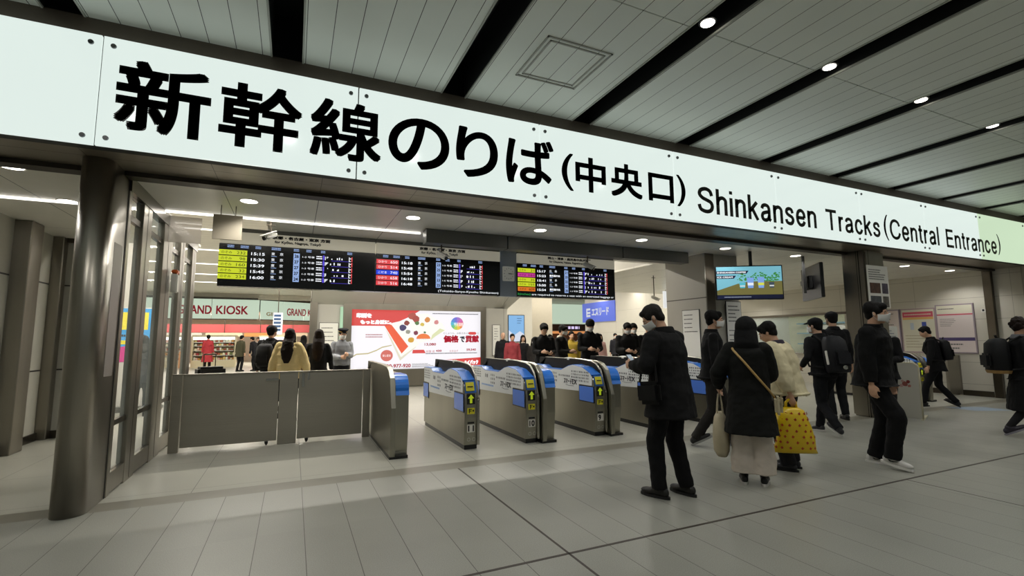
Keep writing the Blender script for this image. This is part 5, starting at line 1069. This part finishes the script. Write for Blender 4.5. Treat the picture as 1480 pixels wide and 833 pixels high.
k1 = person(-2.30, 26.2, 50, 1.70, 'traveller in an olive coat bending towards another before the kiosk', hair='short', top='3f3d2c', hem=.7, mask=False, lean=6)
k2 = person(-1.62, 26.3, 150, 1.66, 'traveller in a black coat pulling a dark suitcase before the kiosk', hair='short', top='151519', hem=.75, mask=False, lean=18, hands=[(-.25, .15, .85), (.30, -.22, .85)])
k3 = person(-1.72, 29.2, -90, 1.62, 'distant shopper in a pale shirt at the kiosk', hair='short', top='b9aaa0', hem=.9, mask=False)
k4 = person(-1.15, 29.6, 80, 1.62, 'distant shopper in dark clothes at the kiosk entrance', hair='short', top='2a2a30', hem=.8, mask=False)
gl = person(-2.62, 11.4, 95, 1.52, 'person in dark clothes seen through the glass partition', hair='bob', top='15151a', hem=.7, mask=False, puff=.03)
# ================================================================== BAGS AND THINGS CARRIED
def carried(nm, info, lab, cat, group=None):
    r = info['root']; e = E(nm, r.location, r.rotation_euler.z); T(e, lab, cat, group); return e
def backpack(info, lab, c, wd=.32, ht=.46, dp=.18, zc=.26, base=None, tag=False, back=.21):
    e = carried('backpack', info, lab, 'backpack', None); s = info['s']; P, RL = info['P'], info['RL']
    def L(x, y, z): return (P+RL @ Vector((x, y, z)))*s
    m = cloth(c, .6); mb = MB()
    mb.loft([(L(0, -back, zc-ht/2), wd*.46, dp*.46, RL), (L(0, -back, zc-ht*.42), wd*.5, dp*.54, RL), (L(0, -back, zc), wd*.52, dp*.56, RL), (L(0, -back, zc+ht*.36), wd*.48, dp*.50, RL), (L(0, -back+.02, zc+ht*.49), wd*.34, dp*.34, RL), (L(0, -back+.03, zc+ht*.52), wd*.1, dp*.1, RL)], 20); mb.build('bag_body', m, e, smooth=True)
    mb = MB(); mb.rbox(L(0, -back-dp*.52, zc-.07), (wd*.78, dp*.3, ht*.42), RL, .03); mb.build('front_pocket', cloth(c, .6), e)
    for sd in (-1, 1):
        mb = MB(); mb.tube([L(sd*.10, -back+dp*.4, zc+.19), L(sd*.12, -.04, .545), L(sd*.135, .10, .46), L(sd*.15, .155, .30), L(sd*.19, .06, .10), L(sd*.15, -back+dp*.4, .06)], .014, 6); mb.build('strap', cloth('111111', .7), e)
    mb = MB(); mb.tube([L(-.03, -back+.02, zc+ht*.5), L(-.02, -back+.0, zc+ht*.5+.05), L(.02, -back, zc+ht*.5+.05), L(.03, -back+.02, zc+ht*.5)], .008, 6); mb.build('grab_handle', cloth('111111', .7), e)
    if base: MB().loft([(L(0, -back, zc-ht/2-.006), wd*.47, dp*.50, RL), (L(0, -back, zc-ht*.42), wd*.51, dp*.56, RL)], 20).build('tan_base', cloth(base, .6), e)
    if tag: MB().rbox(L(-wd*.50, -back-.02, zc-.05), (.02, .035, .20), RL, .006).build('white_tag', WHITE, e); MB().ell(L(-wd*.1, -back-dp*.74, zc-.20), (.04, .012, .03), RL).build('silver_badge', CHROME, e)
    return e
backpack(b1, 'large dark backpack with white tags worn left of the white-masked young man', '101116', .34, .52, .22, .24, tag=True, back=.25)
backpack(sal, 'black backpack on the back of the suited man walking left', '0c0c10', .30, .42, .16, .28)
backpack(cur, 'big black backpack with a tan base on the curly-haired person at the right edge', '0e0e10', .38, .50, .24, .26, base='9a7a4c', back=.27)
backpack(l1, 'dark backpack worn by the man left of the cream puffer jacket', '0e0e12', .30, .42, .14, .26, back=.19)
def tote(info, hand, lab, c, wd, ht, dz=.30, ang=0, wide=1.25):
    W_ = info['wr'][hand]; e = E('tote_bag', (W_.x, W_.y, W_.z-.07)); e.rotation_euler = (0, 0, math.radians(ang)); T(e, lab, 'bag'); R_ = random.Random(5); mb = MB(); rings = []
    for k, (t, a, b_) in enumerate(((0, .80, .035), (.12, .95, .06), (.35, 1.05, .075), (.65, 1.12, .08), (.9, wide, .075), (1, wide*.97, .05))):
        rings.append((Vector((.015*math.sin(k*2), 0, -dz-ht*t)), wd/2*a, b_, Euler((0, .06*math.sin(k*1.7), 0)).to_matrix()))
    mb.loft(rings[::-1], 28); mb.build('bag_body', cloth(c, .7, .5), e, smooth=True)
    for sd in (-1, 1):
        mb = MB(); mb.tube([(-wd*.22, sd*.03, -dz-.03), (-wd*.14, sd*.02, -dz*.5), (0, sd*.01, -.012), (wd*.14, sd*.02, -dz*.5), (wd*.22, sd*.03, -dz-.03)], .008, 6); mb.build('handle', cloth(c, .7, .5), e)
    return e
tote(wo, 0, 'off-white cotton tote bag hanging from the left hand of the person in black', 'b5aa90', .30, .42, .20, 45, 1.1)
# yellow plastic bag with small red figures
W_ = co['wr'][0]; e = E('carrier_bag', (W_.x+.0, W_.y-.01, W_.z-.10), math.radians(-38)); T(e, 'yellow plastic carrier bag with small red figures, held by the person in the cream jacket', 'bag')
prof = ((0, .40, .03), (.05, .62, .06), (.18, .86, .085), (.40, .98, .095), (.70, 1.06, .09), (.93, 1.18, .07), (1.0, 1.20, .035)); bw_, bh = .17, .46
YB_ = M('bag_yellow', 'e3bf12', .32, bump=.6, bscale=9, spec=.6); mb = MB()
mb.loft([(Vector((.012*math.sin(k*2.1)+.02*t, 0, -.05-bh*t)), bw_*a, b_, Euler((0, .05*math.sin(k), 0)).to_matrix()) for k, (t, a, b_) in enumerate(prof)][::-1], 32); mb.build('bag_body', YB_, e, smooth=True)
for sd in (-1, 1): MB().tube([(sd*.05, 0, -.06), (sd*.045, 0, .0), (sd*.01, 0, .035)], .014, 7).build('handle', YB_, e, smooth=True)
R_ = random.Random(12); mb = MB()
def prof_at(t):
    for (t0, a0, b0), (t1, a1, b1_) in zip(prof, prof[1:]):
        if t <= t1: f_ = (t-t0)/(t1-t0); return bw_*(a0+(a1-a0)*f_), b0+(b1_-b0)*f_
for row in range(7):
    for c_ in range(14):
        t = .12+.125*row; th = 2*math.pi*(c_+.5*(row % 2))/14; rx, ry = prof_at(t); ct = math.copysign(abs(math.cos(th))**.85, math.cos(th)); st = math.copysign(abs(math.sin(th))**.85, math.sin(th))
        p = Vector((rx*ct*1.01+.02*t+.012*math.sin(2.1*6*t), ry*st*1.03+math.copysign(.002, st), -.05-bh*t)); tx = Vector((-rx*math.sin(th), ry*math.cos(th), 0)).normalized(); q = []; s0 = R_.choice((-1, 1))
        for dx, dz in ((-.016, -.004), (-.008, .004), (-.004, .014), (.004, .012), (.006, .003), (.017, .006), (.012, -.004), (.006, -.006), (.008, -.016), (.0, -.012), (-.006, -.016), (-.008, -.006)): q.append(p+tx*dx*s0+Vector((0, 0, dz)))
        mb.add(q if s0 > 0 else q[::-1], [tuple(range(12))])
o = mb.build('red_print', M('bag_red', 'b3341c', .4), e); o['kind'] = 'stuff'
# crossbody bag on the person in black
e = carried('crossbody_bag', wo, 'small beige crossbody bag with a tan strap across the black parka', 'bag'); s_ = wo['s']; P, RL = wo['P'], wo['RL']
def L(x, y, z): return (P+RL @ Vector((x, y, z)))*s_
MB().tube([L(-.16, -.02, .525), L(-.13, -.115, .47), L(-.04, -.175, .36), (L(.08, -.178, .20)), L(.185, -.11, .06), L(.235, -.02, -.02)], .011, 7).build('strap', M('tan_strap', 'b8975c', .5), e, smooth=True)
MB().rbox(L(.265, .0, -.10), (.07, .19, .17), RL, .025).build('bag_body', cloth('bdb294', .5), e); MB().rbox(L(.296, .0, -.055), (.022, .17, .08), RL, .008).build('flap', cloth('a99d7e', .5), e)
# black bag at the hip of the man in the long coat, phones, papers
e = carried('shoulder_bag', man, 'black shoulder bag at the left side of the man in the long black coat', 'bag'); s_ = man['s']; P, RL = man['P'], man['RL']
MB().rbox(L(-.27, .03, .0), (.08, .24, .20), RL, .035).build('bag_body', cloth('0c0c0d', .5), e); MB().tube([L(-.27, -.06, .09), L(-.262, -.05, .30), L(-.17, -.03, .545), L(-.225, .06, .40), L(-.27, .12, .09)], .010, 6).build('strap', cloth('0c0c0d'), e)
def phone(info, lab):
    a = (info['wr'][0]+info['wr'][1])/2; r = info['root'].rotation_euler.to_matrix(); c = a+r @ Vector((0, .09, .03)); e = E('smartphone', c, info['root'].rotation_euler.z); T(e, lab, 'phone')
    Rm = Euler((math.radians(-50), 0, 0)).to_matrix(); MB().rbox((0, 0, 0), (.075, .15, .009), Rm.inverted(), .003).build('case', BLACK, e); MB().rbox(Rm.inverted() @ Vector((0, 0, .0052)), (.068, .138, .001), Rm.inverted(), .0004).build('display', M('phone_display', 'c9d6e0', .2, emit=.5), e)
phone(man, 'smartphone held in both hands by the man in the long black coat'); phone(b3, 'smartphone held by the person with the white collar')
def suitcase(x, y, rz, lab, c, tilt=0, h=.62, w_=.42, d=.26, hl=.34):
    e = E('suitcase', (x, y, 0), math.radians(rz)); T(e, lab, 'suitcase'); Rm = Euler((math.radians(tilt), 0, 0)).to_matrix()
    MB().rbox(Rm @ Vector((0, 0, .05+h/2)), (w_, d, h), Rm, .04).build('shell', M('case_'+c, c, .4), e, smooth=False)
    mb = MB()
    for sd in (-1, 1): mb.cyl(Rm @ Vector((sd*.09, d*.3, h+.04)), Rm @ Vector((sd*.09, d*.3, h+hl)), .008, .008, 8)
    mb.cyl(Rm @ Vector((-.10, d*.3, h+hl)), Rm @ Vector((.10, d*.3, h+hl)), .014, .014, 8); mb.build('pull_handle', STEELD, e)
    for sx in (-1, 1):
        for sy in ((-1, 1) if not tilt else (1,)): q = Rm @ Vector((sx*w_*.38, sy*d*.38, .035)); q.z = max(q.z, .032); MB().cyl(q-Vector((.014, 0, 0)), q+Vector((.014, 0, 0)), .03, .03, 12).build('wheel', BLACK, e)
suitcase(-1.30, 9.9, 20, 'black suitcase with its handle up behind the left end of the fence', '0e0e10', 0, .92, .42, .30, .26)
suitcase(-1.05, 25.9, -70, 'dark suitcase pulled along by the traveller before the kiosk', '16161a', 0, .62, .40, .25)
bake_all()
